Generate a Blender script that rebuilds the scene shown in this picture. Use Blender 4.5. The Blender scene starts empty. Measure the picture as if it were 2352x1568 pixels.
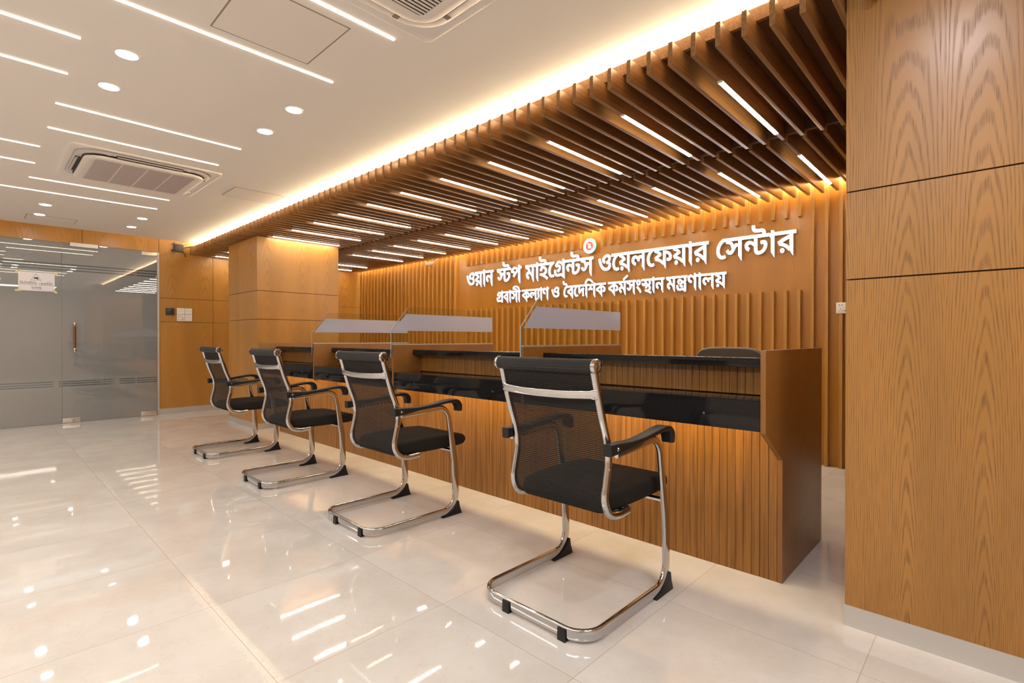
import bpy, bmesh, math, random
from mathutils import Vector, Matrix
from mathutils.geometry import delaunay_2d_cdt
random.seed(7)
C = bpy.context.scene.collection
SC = bpy.context.scene
PI = math.pi

# ------------------------------------------------------------------ camera
cam_d = bpy.data.cameras.new('camera')
cam = bpy.data.objects.new('camera', cam_d); C.objects.link(cam)
FPX, YAW, PITCH, ROLL = 1172.27561, 0.761072352, -0.00458556433, 0.00033336683
cam_d.sensor_width = 36.0; cam_d.lens = FPX / 2352 * 36.0
cam_d.clip_start = 0.02; cam_d.clip_end = 60
fw = Vector((-math.sin(YAW)*math.cos(PITCH), math.cos(YAW)*math.cos(PITCH), math.sin(PITCH)))
rt = Vector((math.cos(YAW), math.sin(YAW), 0)); up = rt.cross(fw)
rt2 = rt*math.cos(ROLL) + up*math.sin(ROLL); up2 = -rt*math.sin(ROLL) + up*math.cos(ROLL)
M = Matrix.Identity(4)
for i in range(3):
    M[i][0], M[i][1], M[i][2] = rt2[i], up2[i], -fw[i]
M[2][3] = 1.0
cam.matrix_world = M
SC.camera = cam

# ------------------------------------------------------------------ world, exposure, large lights
SC.view_settings.view_transform = 'Standard'
SC.view_settings.look = 'None'
SC.view_settings.gamma = 1.0
SC.view_settings.use_curve_mapping = False
SC.view_settings.exposure = 0.62
wd = bpy.data.worlds.new('world'); SC.world = wd; wd.use_nodes = True
wd.node_tree.nodes['Background'].inputs[0].default_value = (0.9, 0.85, 0.8, 1)
wd.node_tree.nodes['Background'].inputs[1].default_value = 0.05
WARM = (1.0, 0.83, 0.60); COVE = (1.0, 0.78, 0.48); COOL = (0.84, 0.91, 1.0)
E_BAR, E_SLATBAR, E_DOWN, E_COVE, E_WASH, E_LEDGE, E_SIGN = 9.0, 34.0, 60.0, 190.0, 68.0, 58.0, 4.4
def area(name, loc, sx, sy, power, col):
    l = bpy.data.lights.new(name, 'AREA'); l.shape = 'RECTANGLE'; l.size = sx; l.size_y = sy
    l.energy = power; l.color = col
    o = bpy.data.objects.new(name, l); C.objects.link(o); o.location = loc
    return o
# added unseen fill lights stand in for lobby lamp rows behind and beside the camera
area('lobby_fill', (-5.2, -1.6, 2.30), 4.6, 0.5, 48, (1.0, 0.91, 0.80))
area('lobby_fill', (-1.2, -1.2, 2.30), 3.2, 0.5, 46, (1.0, 0.91, 0.80))
area('lobby_fill', (1.3, 0.6, 2.30), 0.5, 1.6, 16, (1.0, 0.91, 0.80))
area('staff_lamp', (-9.3, 0.6, 2.28), 1.2, 2.6, 9, (0.80, 0.90, 1.0))

# ------------------------------------------------------------------ node helpers
class NT:
    def __init__(s, name):
        s.m = bpy.data.materials.new(name); s.m.use_nodes = True
        s.t = s.m.node_tree; s.t.nodes.clear()
        s.out = s.t.nodes.new('ShaderNodeOutputMaterial')
    def n(s, typ, **kw):
        nd = s.t.nodes.new(typ)
        for k, v in kw.items(): setattr(nd, k, v)
        return nd
    def put(s, sock, v):
        if hasattr(v, 'is_output') or isinstance(v, bpy.types.NodeSocket): s.t.links.new(v, sock)
        elif v is not None:
            if isinstance(v, tuple) and len(v) == 3 and sock.type == 'RGBA': v = (*v, 1)
            sock.default_value = v
    def math(s, op, a, b=None, c=None, clamp=False):
        nd = s.n('ShaderNodeMath', operation=op, use_clamp=clamp)
        s.put(nd.inputs[0], a)
        if b is not None: s.put(nd.inputs[1], b)
        if c is not None: s.put(nd.inputs[2], c)
        return nd.outputs[0]
    def mix(s, f, a, b):
        nd = s.n('ShaderNodeMix', data_type='RGBA')
        s.put(nd.inputs[0], f); s.put(nd.inputs[6], a); s.put(nd.inputs[7], b)
        return nd.outputs[2]
    def xyz(s):
        tc = s.n('ShaderNodeTexCoord'); sp = s.n('ShaderNodeSeparateXYZ')
        s.t.links.new(tc.outputs['Object'], sp.inputs[0])
        return sp.outputs[0], sp.outputs[1], sp.outputs[2]
    def comb(s, x, y, z):
        nd = s.n('ShaderNodeCombineXYZ')
        s.put(nd.inputs[0], x); s.put(nd.inputs[1], y); s.put(nd.inputs[2], z)
        return nd.outputs[0]
    def noise(s, vec, scale, detail=2.0, rough=0.5):
        nd = s.n('ShaderNodeTexNoise'); s.put(nd.inputs['Vector'], vec)
        nd.inputs['Scale'].default_value = scale; nd.inputs['Detail'].default_value = detail
        nd.inputs['Roughness'].default_value = rough
        return nd.outputs['Fac']
    def ramp(s, f, a, b):
        nd = s.n('ShaderNodeMapRange', interpolation_type='SMOOTHSTEP')
        s.put(nd.inputs[0], f); nd.inputs[1].default_value = a; nd.inputs[2].default_value = b
        return nd.outputs[0]
    def bump(s, h, strength, dist=0.01):
        nd = s.n('ShaderNodeBump'); nd.inputs['Strength'].default_value = strength
        nd.inputs['Distance'].default_value = dist; s.put(nd.inputs['Height'], h)
        return nd.outputs[0]
    def pbr(s, col, rough=0.5, metal=0.0, normal=None, spec=0.5, **kw):
        p = s.n('ShaderNodeBsdfPrincipled')
        s.put(p.inputs['Base Color'], col); s.put(p.inputs['Roughness'], rough)
        p.inputs['Metallic'].default_value = metal; p.inputs['Specular IOR Level'].default_value = spec
        if normal is not None: s.put(p.inputs['Normal'], normal)
        for k, v in kw.items(): p.inputs[k].default_value = v
        s.t.links.new(p.outputs[0], s.out.inputs[0])
        return s.m
    def fres(s, ior):
        f = s.n('ShaderNodeFresnel'); f.inputs[0].default_value = ior
        g = s.n('ShaderNodeNewGeometry')
        return s.math('MULTIPLY', f.outputs[0], s.math('SUBTRACT', 1.0, g.outputs['Backfacing']))
    def shader(s, sock):
        s.t.links.new(sock, s.out.inputs[0]); return s.m
def plain(name, col, rough=0.5, metal=0.0, spec=0.5, grain=0.0, gs=60):
    t = NT(name)
    if grain:
        x, y, z = t.xyz(); f = t.noise(t.comb(x, y, z), gs, 3)
        col = t.mix(f, tuple(c*(1-grain) for c in col), tuple(min(1, c*(1+grain)) for c in col))
    return t.pbr(col, rough, metal, spec=spec)
def emit(name, col, strength):
    t = NT(name); e = t.n('ShaderNodeEmission'); e.inputs[0].default_value = (*col, 1); e.inputs[1].default_value = strength
    return t.shader(e.outputs[0])
def veneer(name, light, dark, leaf=0.48, ring=0.0075, rough=0.25, contrast=0.75, pore=0.3, spec=0.5, base=0.9, shift=0.0, vary=3.7, kz=0.055):
    """plain-sawn oak veneer standing upright: straight lines with cathedral arches, leaf by leaf"""
    t = NT(name); x, y, z = t.xyz()
    u = t.math('ADD', x, y)
    rnd = t.n('ShaderNodeObjectInfo').outputs['Random']
    u = t.math('ADD', u, t.math('ADD', t.math('MULTIPLY', rnd, vary), shift))
    wob = t.noise(t.comb(t.math('MULTIPLY', u, 3.0), t.math('MULTIPLY', z, 0.8), 0.0), 2.2, 2)
    cell = t.math('FLOOR', t.math('DIVIDE', u, leaf))
    cc = t.math('SUBTRACT', t.math('PINGPONG', u, leaf*0.5), leaf*0.22)
    cc = t.math('ADD', cc, t.math('MULTIPLY', t.math('SUBTRACT', wob, 0.5), 0.03))
    zz = t.math('SUBTRACT', z, t.math('ADD', base, t.math('MULTIPLY', t.math('SINE', t.math('MULTIPLY', cell, 12.9)), 0.25)))
    zz = t.math('MULTIPLY', zz, kz)
    c2 = t.math('MULTIPLY', cc, cc)
    fall = t.math('EXPONENT', t.math('MULTIPLY', c2, -1.0/0.065**2))
    r = t.math('ADD', t.math('SQRT', t.math('ADD', c2, 0.030**2)), t.math('MULTIPLY', zz, fall))
    fine = t.noise(t.comb(t.math('MULTIPLY', u, 40.0), t.math('MULTIPLY', z, 2.5), 0.0), 1.0, 3)
    r = t.math('ADD', r, t.math('MULTIPLY', fine, 0.007))
    w = t.math('SINE', t.math('MULTIPLY', r, 2*PI/ring))
    w = t.ramp(w, -0.2, 1.0)
    pr = t.noise(t.comb(t.math('MULTIPLY', u, 420.0), t.math('MULTIPLY', z, 9.0), 0.0), 1.0, 2)
    w = t.math('MULTIPLY', w, t.ramp(pr, 0.25, 0.75))
    big = t.noise(t.comb(t.math('MULTIPLY', u, 5.0), t.math('MULTIPLY', z, 0.7), 0.0), 1.0, 2)
    col = t.mix(t.ramp(big, 0.3, 0.7), tuple(c*0.88 for c in light), tuple(min(1, c*1.08) for c in light))
    col = t.mix(t.math('MULTIPLY', w, contrast), col, dark)
    ro = t.math('ADD', rough, t.math('MULTIPLY', w, 0.12))
    return t.pbr(col, ro, spec=spec, normal=t.bump(w, -0.08, 0.002))
def strip_wood(name, light, dark, axis, rough=0.32, spec=0.5):
    """straight-grained lath, grain along the given axis (0 x, 1 y, 2 z)"""
    t = NT(name); p = list(t.xyz()); rnd = t.n('ShaderNodeObjectInfo').outputs['Random']
    k = [90.0, 90.0, 90.0]; k[axis] = 3.0
    v = [t.math('MULTIPLY', p[i], k[i]) for i in range(3)]
    v[axis] = t.math('ADD', v[axis], t.math('MULTIPLY', rnd, 50.0))
    f = t.noise(t.comb(*v), 1.0, 3)
    k2 = [14.0, 14.0, 14.0]; k2[axis] = 0.8
    v2 = [t.math('MULTIPLY', p[i], k2[i]) for i in range(3)]
    v2[axis] = t.math('ADD', v2[axis], t.math('MULTIPLY', rnd, 31.0))
    g = t.noise(t.comb(*v2), 1.0, 2)
    col = t.mix(t.ramp(f, 0.35, 0.7), light, dark)
    col = t.mix(t.math('MULTIPLY', t.ramp(g, 0.3, 0.75), 0.5), col, tuple(c*0.78 for c in light))
    return t.pbr(col, rough, spec=spec)

# ------------------------------------------------------------------ materials
OAK_L, OAK_D = (0.385, 0.182, 0.045), (0.175, 0.074, 0.016)
M_OAK = veneer('oak_veneer', OAK_L, OAK_D, leaf=0.42, ring=0.0056, rough=0.33, contrast=0.9, shift=1.5265, vary=0.0, kz=0.052, base=0.9)
M_OAK_FAR = veneer('oak_veneer_left_wall', (0.47, 0.228, 0.050), (0.27, 0.112, 0.020), contrast=0.55, leaf=0.70, rough=0.28)
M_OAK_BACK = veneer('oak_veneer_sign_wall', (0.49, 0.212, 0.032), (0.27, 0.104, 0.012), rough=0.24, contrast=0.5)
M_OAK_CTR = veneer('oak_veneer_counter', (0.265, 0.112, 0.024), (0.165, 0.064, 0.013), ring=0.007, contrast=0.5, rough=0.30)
M_GROOVE = plain('groove_shadow_gap', (0.055, 0.022, 0.008), 0.8)
M_BATTEN = strip_wood('oak_batten', (0.58, 0.290, 0.060), (0.44, 0.200, 0.036), 2, rough=0.36)  # same veneer as the wall; paler so the fronts' light sits in the colour
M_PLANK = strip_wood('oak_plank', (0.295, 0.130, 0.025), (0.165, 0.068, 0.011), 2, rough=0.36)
M_SLAT = strip_wood('oak_slat', (0.30, 0.150, 0.050), (0.20, 0.092, 0.028), 1, rough=0.32)
M_BOARD = plain('dark_stained_board', (0.10, 0.042, 0.014), 0.6)
M_CEIL = plain('matt_ceiling_paint', (0.79, 0.755, 0.72), 0.85, spec=0.2)
M_HATCH = plain('hatch_board_paint', (0.78, 0.73, 0.685), 0.8, spec=0.2)
M_GAP = plain('hatch_gap', (0.30, 0.25, 0.20), 0.9)
M_WALLP = plain('lobby_wall_paint', (0.62, 0.52, 0.42), 0.8)
M_ALU = plain('brushed_aluminium', (0.60, 0.585, 0.57), 0.38, 0.55)
M_CHROME = plain('chrome', (0.56, 0.56, 0.575), 0.07, 1.0)
M_STEEL = plain('satin_steel', (0.72, 0.68, 0.62), 0.28, 0.9)
M_CAP = plain('dull_screw_cap', (0.16, 0.16, 0.16), 0.4, 0.5)
M_BLACK = plain('black_plastic', (0.014, 0.014, 0.015), 0.42, spec=0.3)
M_FABRIC = plain('black_seat_fabric', (0.016, 0.0145, 0.013), 0.85, spec=0.2, grain=0.6, gs=700)
M_ROUTER = plain('router_plastic', (0.030, 0.028, 0.028), 0.55)
M_WHITEP = plain('white_switch_plastic', (0.82, 0.79, 0.74), 0.3)
M_ACW = plain('air_conditioner_plastic', (0.80, 0.75, 0.71), 0.45)
M_ACG = plain('air_conditioner_grey', (0.60, 0.56, 0.55), 0.5)
M_DARK = plain('dark_opening', (0.02, 0.017, 0.015), 0.8)
M_BAR = emit('warm_light_diffuser', WARM, E_BAR)
M_SBAR = emit('warm_slat_light_diffuser', WARM, E_SLATBAR)
M_DOWN = emit('cool_downlight_lens', COOL, E_DOWN)
M_COVE = emit('cove_led', COVE, E_COVE)
M_WASH = emit('wall_wash_led', (1.0, 0.88, 0.66), E_WASH)
M_LEDGE = emit('under_ledge_led', (1.0, 0.72, 0.38), E_LEDGE)
M_SIGN = emit('white_lit_acrylic', (0.90, 0.935, 1.0), E_SIGN)
def mk_rim():
    t = NT('lit_acrylic_rim'); e = t.n('ShaderNodeEmission'); e.inputs[0].default_value = (0.75, 0.78, 1.0, 1); e.inputs[1].default_value = 0.12
    d = t.n('ShaderNodeBsdfDiffuse'); d.inputs[0].default_value = (0.42, 0.40, 0.46, 1)
    a = t.n('ShaderNodeAddShader'); t.t.links.new(e.outputs[0], a.inputs[0]); t.t.links.new(d.outputs[0], a.inputs[1])
    return t.shader(a.outputs[0])
M_RIM = mk_rim()
def mk_floor():
    t = NT('polished_marble_tile'); x, y, z = t.xyz(); T = 0.61
    fx = t.math('FRACT', t.math('DIVIDE', t.math('ADD', x, 0.905+T*40), T))
    fy = t.math('FRACT', t.math('DIVIDE', t.math('ADD', y, -0.602+T*40), T))
    ex = t.math('MULTIPLY', t.math('SUBTRACT', 0.5, t.math('ABSOLUTE', t.math('SUBTRACT', fx, 0.5))), T)
    ey = t.math('MULTIPLY', t.math('SUBTRACT', 0.5, t.math('ABSOLUTE', t.math('SUBTRACT', fy, 0.5))), T)
    e = t.math('MINIMUM', ex, ey)
    joint = t.math('LESS_THAN', e, 0.0011)
    cx = t.math('FLOOR', t.math('DIVIDE', t.math('ADD', x, 0.905+T*40), T)); cy = t.math('FLOOR', t.math('DIVIDE', t.math('ADD', y, -0.602+T*40), T))
    wn = t.n('ShaderNodeTexWhiteNoise'); t.t.links.new(t.comb(cx, cy, 0.0), wn.inputs['Vector'])
    pv = t.comb(t.math('ADD', x, t.math('MULTIPLY', wn.outputs['Value'], 30.0)), y, 0.0)
    cloud = t.noise(pv, 3.0, 5, 0.6)
    vein = t.noise(pv, 4.5, 6, 0.65)
    vein = t.math('SUBTRACT', 1.0, t.ramp(t.math('ABSOLUTE', t.math('SUBTRACT', vein, 0.5)), 0.0, 0.010))
    col = t.mix(t.ramp(cloud, 0.3, 0.7), (0.62, 0.59, 0.56), (0.70, 0.68, 0.66))
    col = t.mix(t.math('MULTIPLY', vein, 0.25), col, (0.60, 0.44, 0.36))
    chip = t.noise(t.comb(x, y, 0.0), 28.0, 4, 0.7)
    worn = t.math('LESS_THAN', t.math('ABSOLUTE', t.math('SUBTRACT', y, 0.596)), t.math('MULTIPLY', t.math('SUBTRACT', chip, 0.30), 0.075))
    worn = t.math('MULTIPLY', worn, t.math('GREATER_THAN', x, -2.35))
    col = t.mix(t.math('MULTIPLY', worn, 0.35), col, (0.80, 0.77, 0.73))
    col = t.mix(t.math('MULTIPLY', joint, 0.55), col, (0.30, 0.19, 0.10))
    ripple = t.noise(t.comb(x, y, 0.0), 7.0, 2)
    return t.pbr(col, 0.03, normal=t.bump(ripple, 0.016, 0.012), spec=0.55)
M_FLOOR = mk_floor()
def mk_granite():
    t = NT('black_granite'); x, y, z = t.xyz()
    f = t.noise(t.comb(x, y, z), 260.0, 2)
    col = t.mix(t.ramp(f, 0.60, 0.80), (0.010, 0.010, 0.011), (0.055, 0.055, 0.058))
    return t.pbr(col, 0.08, spec=0.26)
M_GRANITE = mk_granite()
def mk_glass(name, tint, ior=1.45):
    t = NT(name); tr = t.n('ShaderNodeBsdfTransparent'); tr.inputs[0].default_value = (*tint, 1)
    g = t.n('ShaderNodeBsdfGlossy'); g.inputs['Roughness'].default_value = 0.0
    m = t.n('ShaderNodeMixShader'); t.t.links.new(t.fres(ior), m.inputs[0])
    t.t.links.new(tr.outputs[0], m.inputs[1]); t.t.links.new(g.outputs[0], m.inputs[2])
    return t.shader(m.outputs[0])
M_GLASS = mk_glass('clear_glass', (0.93, 0.96, 0.95))
M_GEDGE = plain('glass_edge', (0.30, 0.36, 0.34), 0.15)
def mk_frost(name, col, clear, mask=False):
    """etched glass: a translucent film on the pane with the pane's own reflection; mask leaves clear lines in the film"""
    t = NT(name)
    d = t.n('ShaderNodeBsdfDiffuse'); d.inputs[0].default_value = (*col, 1)
    tl = t.n('ShaderNodeBsdfTranslucent'); tl.inputs[0].default_value = (*col, 1)
    a = t.n('ShaderNodeMixShader'); a.inputs[0].default_value = 0.55
    t.t.links.new(d.outputs[0], a.inputs[1]); t.t.links.new(tl.outputs[0], a.inputs[2])
    tr = t.n('ShaderNodeBsdfTransparent'); tr.inputs[0].default_value = (0.85, 0.9, 0.9, 1)
    b = t.n('ShaderNodeMixShader')
    if mask:
        x, y, z = t.xyz()
        def inr(v, lo, hi): return t.math('MULTIPLY', t.math('GREATER_THAN', v, lo), t.math('LESS_THAN', v, hi))
        top = None
        for lo, hi in ((1.875, 1.893), (1.842, 1.860), (1.808, 1.826), (0.487, 0.503), (0.461, 0.476), (0.435, 0.450)):
            k = inr(z, lo, hi); top = k if top is None else t.math('MAXIMUM', top, k)
        brk = None
        for lo, hi, lowz in ((1.400, 1.406, 0), (1.416, 1.424, 0), (1.176, 1.183, 1), (1.19, 1.249, 1), (0.623, 0.668, 1)):
            k = inr(y, lo, hi)
            if lowz: k = t.math('MULTIPLY', k, t.math('LESS_THAN', z, 1.0))
            brk = k if brk is None else t.math('MAXIMUM', brk, k)
        cl = t.math('MULTIPLY', top, t.math('SUBTRACT', 1.0, brk))
        t.put(b.inputs[0], t.math('MAXIMUM', clear, t.math('MULTIPLY', cl, 0.92)))
    else: b.inputs[0].default_value = clear
    t.t.links.new(a.outputs[0], b.inputs[1]); t.t.links.new(tr.outputs[0], b.inputs[2])
    g = t.n('ShaderNodeBsdfGlossy'); g.inputs['Roughness'].default_value = 0.0
    m = t.n('ShaderNodeMixShader'); t.t.links.new(t.fres(2.4), m.inputs[0])
    t.t.links.new(b.outputs[0], m.inputs[1]); t.t.links.new(g.outputs[0], m.inputs[2])
    return t.shader(m.outputs[0])
M_FROST = mk_frost('etched_door_glass', (0.50, 0.51, 0.50), 0.05, True)
M_BAND = mk_frost('etched_screen_band', (0.70, 0.72, 0.86), 0.10)
def mk_mesh():
    t = NT('black_mesh_weave'); uv = t.n('ShaderNodeTexCoord'); sp = t.n('ShaderNodeSeparateXYZ'); t.t.links.new(uv.outputs['UV'], sp.inputs[0])
    v = t.math('FRACT', t.math('MULTIPLY', sp.outputs[1], 1/0.0072)); u = t.math('FRACT', t.math('MULTIPLY', sp.outputs[0], 1/0.0052))
    rib = t.math('LESS_THAN', v, t.math('ADD', 0.78, t.math('MULTIPLY', t.math('LESS_THAN', sp.outputs[1], 0.115), 0.2)))
    cell = t.math('LESS_THAN', u, 0.25)
    op = t.math('MAXIMUM', rib, cell)
    p = t.n('ShaderNodeBsdfPrincipled'); p.inputs['Base Color'].default_value = (0.018, 0.016, 0.016, 1); p.inputs['Roughness'].default_value = 0.6; p.inputs['Specular IOR Level'].default_value = 0.2
    h = t.bump(t.math('SINE', t.math('MULTIPLY', sp.outputs[1], 2*PI/0.0072)), 0.6, 0.002)
    t.t.links.new(h, p.inputs['Normal'])
    tr = t.n('ShaderNodeBsdfTransparent'); m = t.n('ShaderNodeMixShader')
    t.put(m.inputs[0], op); t.t.links.new(tr.outputs[0], m.inputs[1]); t.t.links.new(p.outputs[0], m.inputs[2])
    return t.shader(m.outputs[0])
M_MESH = mk_mesh()
M_PAPER = plain('white_paper', (0.80, 0.77, 0.79), 0.7)
M_TAPE = plain('yellowed_tape', (0.72, 0.60, 0.30), 0.5)
M_INK = plain('black_ink', (0.03, 0.03, 0.035), 0.6)
M_EM_W = emit('emblem_white', (0.95, 0.98, 1.0), 1.15)
M_EM_R = emit('emblem_red', (0.85, 0.16, 0.13), 0.9)
M_EM_Y = emit('emblem_yellow', (1.0, 0.86, 0.55), 1.0)
M_EM_T = plain('emblem_teal_rim', (0.12, 0.33, 0.28), 0.35)
M_CABLE = plain('white_cable', (0.75, 0.70, 0.60), 0.5)
M_BROWNH = plain('chrome_brown_reflection', (0.30, 0.17, 0.09), 0.15, 0.9)  # chrome grip with its brownish reflection put into the colour
M_CHAIRSHELL = plain('office_chair_grey_mesh', (0.060, 0.042, 0.030), 0.75)
M_PIPING = plain('office_chair_grey_rim', (0.17, 0.13, 0.11), 0.35)

# ------------------------------------------------------------------ geometry helpers
class MB:
    def __init__(s): s.v = []; s.f = []; s.mi = []; s.cur = 0; s.uv = None
    def add(s, vs, fs):
        o = len(s.v); s.v += [tuple(p) for p in vs]
        for f in fs: s.f.append([i+o for i in f]); s.mi.append(s.cur)
        return s
    def box(s, x0, x1, y0, y1, z0, z1):
        vs = [(x, y, z) for z in (z0, z1) for y in (y0, y1) for x in (x0, x1)]
        return s.add(vs, [(0,2,3,1),(4,5,7,6),(0,1,5,4),(2,6,7,3),(0,4,6,2),(1,3,7,5)])
    def prism(s, poly, axis, a, b):
        """polygon in the plane across the axis, extruded from a to b"""
        def P(u, w, t):
            return (t, u, w) if axis == 0 else ((u, t, w) if axis == 1 else (u, w, t))
        n = len(poly); vs = [P(u, w, a) for u, w in poly] + [P(u, w, b) for u, w in poly]
        return s.add(vs, [tuple(range(n))[::-1], tuple(range(n, 2*n))] + [(i, (i+1) % n, n+(i+1) % n, n+i) for i in range(n)])
    def loft(s, rings, cap=True, closed=False):
        n = len(rings[0]); vs = [p for r in rings for p in r]; fs = []
        R = len(rings)
        for k in range(R if closed else R-1):
            a, b = k*n, ((k+1) % R)*n
            fs += [(a+i, a+(i+1) % n, b+(i+1) % n, b+i) for i in range(n)]
        if cap and not closed: fs += [tuple(range(n))[::-1], tuple(range((R-1)*n, R*n))]
        return s.add(vs, fs)
    def cyl(s, p0, p1, r0, r1=None, n=20):
        r1 = r0 if r1 is None else r1
        p0, p1 = Vector(p0), Vector(p1); d = (p1-p0).normalized()
        a = d.orthogonal().normalized(); b = d.cross(a)
        ring = lambda p, r: [p + (a*math.cos(2*PI*i/n) + b*math.sin(2*PI*i/n))*r for i in range(n)]
        return s.loft([ring(p0, r0), ring(p1, r1)])
    def lathe(s, prof, c, axis='z', n=32):
        rings = []
        for r, h in prof:
            ring = []
            for i in range(n):
                a = 2*PI*i/n; u, w = r*math.cos(a), r*math.sin(a)
                ring.append({'z': (c[0]+u, c[1]+w, c[2]+h), 'x': (c[0]+h, c[1]+u, c[2]+w), 'y': (c[0]+u, c[1]+h, c[2]+w)}[axis])
            rings.append(ring)
        return s.loft(rings)
    def tube(s, pts, r, n=10):
        pts = [Vector(p) for p in pts]; rings = []; a = None
        for i, p in enumerate(pts):
            d = (pts[min(i+1, len(pts)-1)] - pts[max(i-1, 0)]).normalized()
            if a is None: a = d.orthogonal().normalized()
            a = (a - d*a.dot(d)).normalized(); b = d.cross(a)
            rings.append([p + (a*math.cos(2*PI*k/n) + b*math.sin(2*PI*k/n))*r for k in range(n)])
        return s.loft(rings)
    def build(s, name, mats, parent=None, smooth=None, bevel=0.0, loc=None):
        me = bpy.data.meshes.new(name); me.from_pydata(s.v, [], s.f)
        if not isinstance(mats, (list, tuple)): mats = [mats]
        for m in mats: me.materials.append(m)
        me.polygons.foreach_set('material_index', s.mi)
        bm = bmesh.new(); bm.from_mesh(me)
        bmesh.ops.recalc_face_normals(bm, faces=bm.faces)
        if bevel:
            ed = [e for e in bm.edges if len(e.link_faces) == 2 and e.calc_face_angle(0) > 0.6]
            bmesh.ops.bevel(bm, geom=ed, offset=bevel, segments=2, affect='EDGES', profile=0.6)
        bm.to_mesh(me); bm.free()
        if smooth is not None or bevel:
            me.polygons.foreach_set('use_smooth', [True]*len(me.polygons))
            me.set_sharp_from_angle(angle=math.radians(smooth or 35))
        o = bpy.data.objects.new(name, me); C.objects.link(o)
        if parent: o.parent = parent
        if loc: o.location = loc
        return o
def thing(name, label, cat, loc=(0, 0, 0), group=None, rz=0):
    o = bpy.data.objects.new(name, None); C.objects.link(o); o.location = loc; o.rotation_euler = (0, 0, rz)
    o.empty_display_size = 0.1
    return tag(o, label, cat, group)
def tag(o, label, cat, group=None):
    o['label'] = label; o['category'] = cat
    if group: o['group'] = group
    return o
def struct(o, label=None, cat=None):
    o['kind'] = 'structure'
    if label: o['label'] = label
    if cat: o['category'] = cat
    return o
def copy_tree(o):
    c = o.copy(); C.objects.link(c)
    for ch in list(o.children):
        k = copy_tree(ch); k.parent = c; k.matrix_parent_inverse = ch.matrix_parent_inverse
    return c
def fillet(pts, radii, n=7):
    pts = [Vector(p) for p in pts]; out = [pts[0]]
    for i in range(1, len(pts)-1):
        a, b, c = pts[i-1], pts[i], pts[i+1]; r = radii[i-1]
        u, w = (a-b).normalized(), (c-b).normalized(); th = u.angle(w)
        if r <= 0 or th > PI-0.02: out.append(b); continue
        d = r/math.tan(th/2); cen = b + (u+w).normalized()*(r/math.sin(th/2))
        p0, p1 = b+u*d, b+w*d
        v0, v1 = (p0-cen), (p1-cen); ang = v0.angle(v1)
        for k in range(n+1):
            t = k/n; out.append(cen + (v0*math.sin((1-t)*ang) + v1*math.sin(t*ang))/math.sin(ang))
    out.append(pts[-1]); return out
def smooth_path(pts, n=6):
    pts = [Vector(p) for p in pts]; out = []
    for i in range(len(pts)-1):
        p0, p1, p2, p3 = pts[max(i-1, 0)], pts[i], pts[i+1], pts[min(i+2, len(pts)-1)]
        for k in range(n):
            t = k/n
            out.append(0.5*((2*p1) + (p2-p0)*t + (2*p0-5*p1+4*p2-p3)*t*t + (3*p1-p0-3*p2+p3)*t**3))
    out.append(pts[-1]); return out
def stadium(w, h, n=4):
    """rounded flat-oval section, half the width each side"""
    r = min(w, h)*0.5*0.98; pts = []
    for cx, cy, a0 in ((w/2-r, h/2-r, 0), (-w/2+r, h/2-r, PI/2), (-w/2+r, -h/2+r, PI), (w/2-r, -h/2+r, 1.5*PI)):
        for k in range(n+1): a = a0+PI/2*k/n; pts.append((cx+r*math.cos(a), cy+r*math.sin(a)))
    return pts
def sweep(mb, pts, lats, secs):
    """sections (w across lat, h across tall) carried along pts"""
    rings = []
    for i, p in enumerate(pts):
        d = (pts[min(i+1, len(pts)-1)] - pts[max(i-1, 0)]).normalized()
        l = Vector(lats[i]); l = (l - d*l.dot(d)).normalized(); t = l.cross(d)
        sec = secs[i] if isinstance(secs[0], list) else secs
        rings.append([p + l*a + t*b for a, b in sec])
    return mb.loft(rings)
def disc_poly(c, r, n=40): return [(c[0]+r*math.cos(2*PI*i/n), c[1]+r*math.sin(2*PI*i/n)) for i in range(n)]
def round_rect(cx, cy, hx, hy, r, n=8):
    p = []
    for sx, sy, a0 in ((1, 1, 0), (-1, 1, PI/2), (-1, -1, PI), (1, -1, 1.5*PI)):
        for k in range(n+1): a = a0+PI/2*k/n; p.append((cx+sx*(hx-r)+r*math.cos(a), cy+sy*(hy-r)+r*math.sin(a)))
    return p
def frame_ring(mb, outer, inner, z0, z1):
    """flat ring between two polygons of equal count, from z0 to z1"""
    n = len(outer); R = lambda P, z: [(x, y, z) for x, y in P]
    return mb.loft([R(outer, z0), R(outer, z1), R(inner, z1), R(inner, z0)], closed=True)
ORD = ['first', 'second', 'third', 'fourth', 'fifth', 'sixth', 'seventh', 'eighth', 'ninth', 'tenth', 'eleventh', 'twelfth', 'thirteenth', 'fourteenth', 'fifteenth']

# ------------------------------------------------------------------ the setting
XW, YB, ZC = -8.02, 4.64, 2.32            # left wall, sign wall, ceiling
struct(MB().box(-10.6, 2.7, -3.2, YB+0.1, -0.06, 0).build('floor', M_FLOOR))
struct(MB().box(-10.6, 2.7, -3.2, YB+0.1, ZC, ZC+0.06).build('ceiling', M_CEIL))
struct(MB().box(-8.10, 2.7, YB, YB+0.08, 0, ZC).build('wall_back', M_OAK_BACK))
struct(MB().box(2.6, 2.7, -3.2, YB, 0, ZC).build('wall_right', M_WALLP))
struct(MB().box(-10.6, 2.6, -3.3, -3.2, 0, ZC).build('wall_behind', M_WALLP))
struct(MB().box(-10.7, -10.6, -3.2, YB, 0, ZC).build('wall_beyond_glass', M_WALLP))
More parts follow.
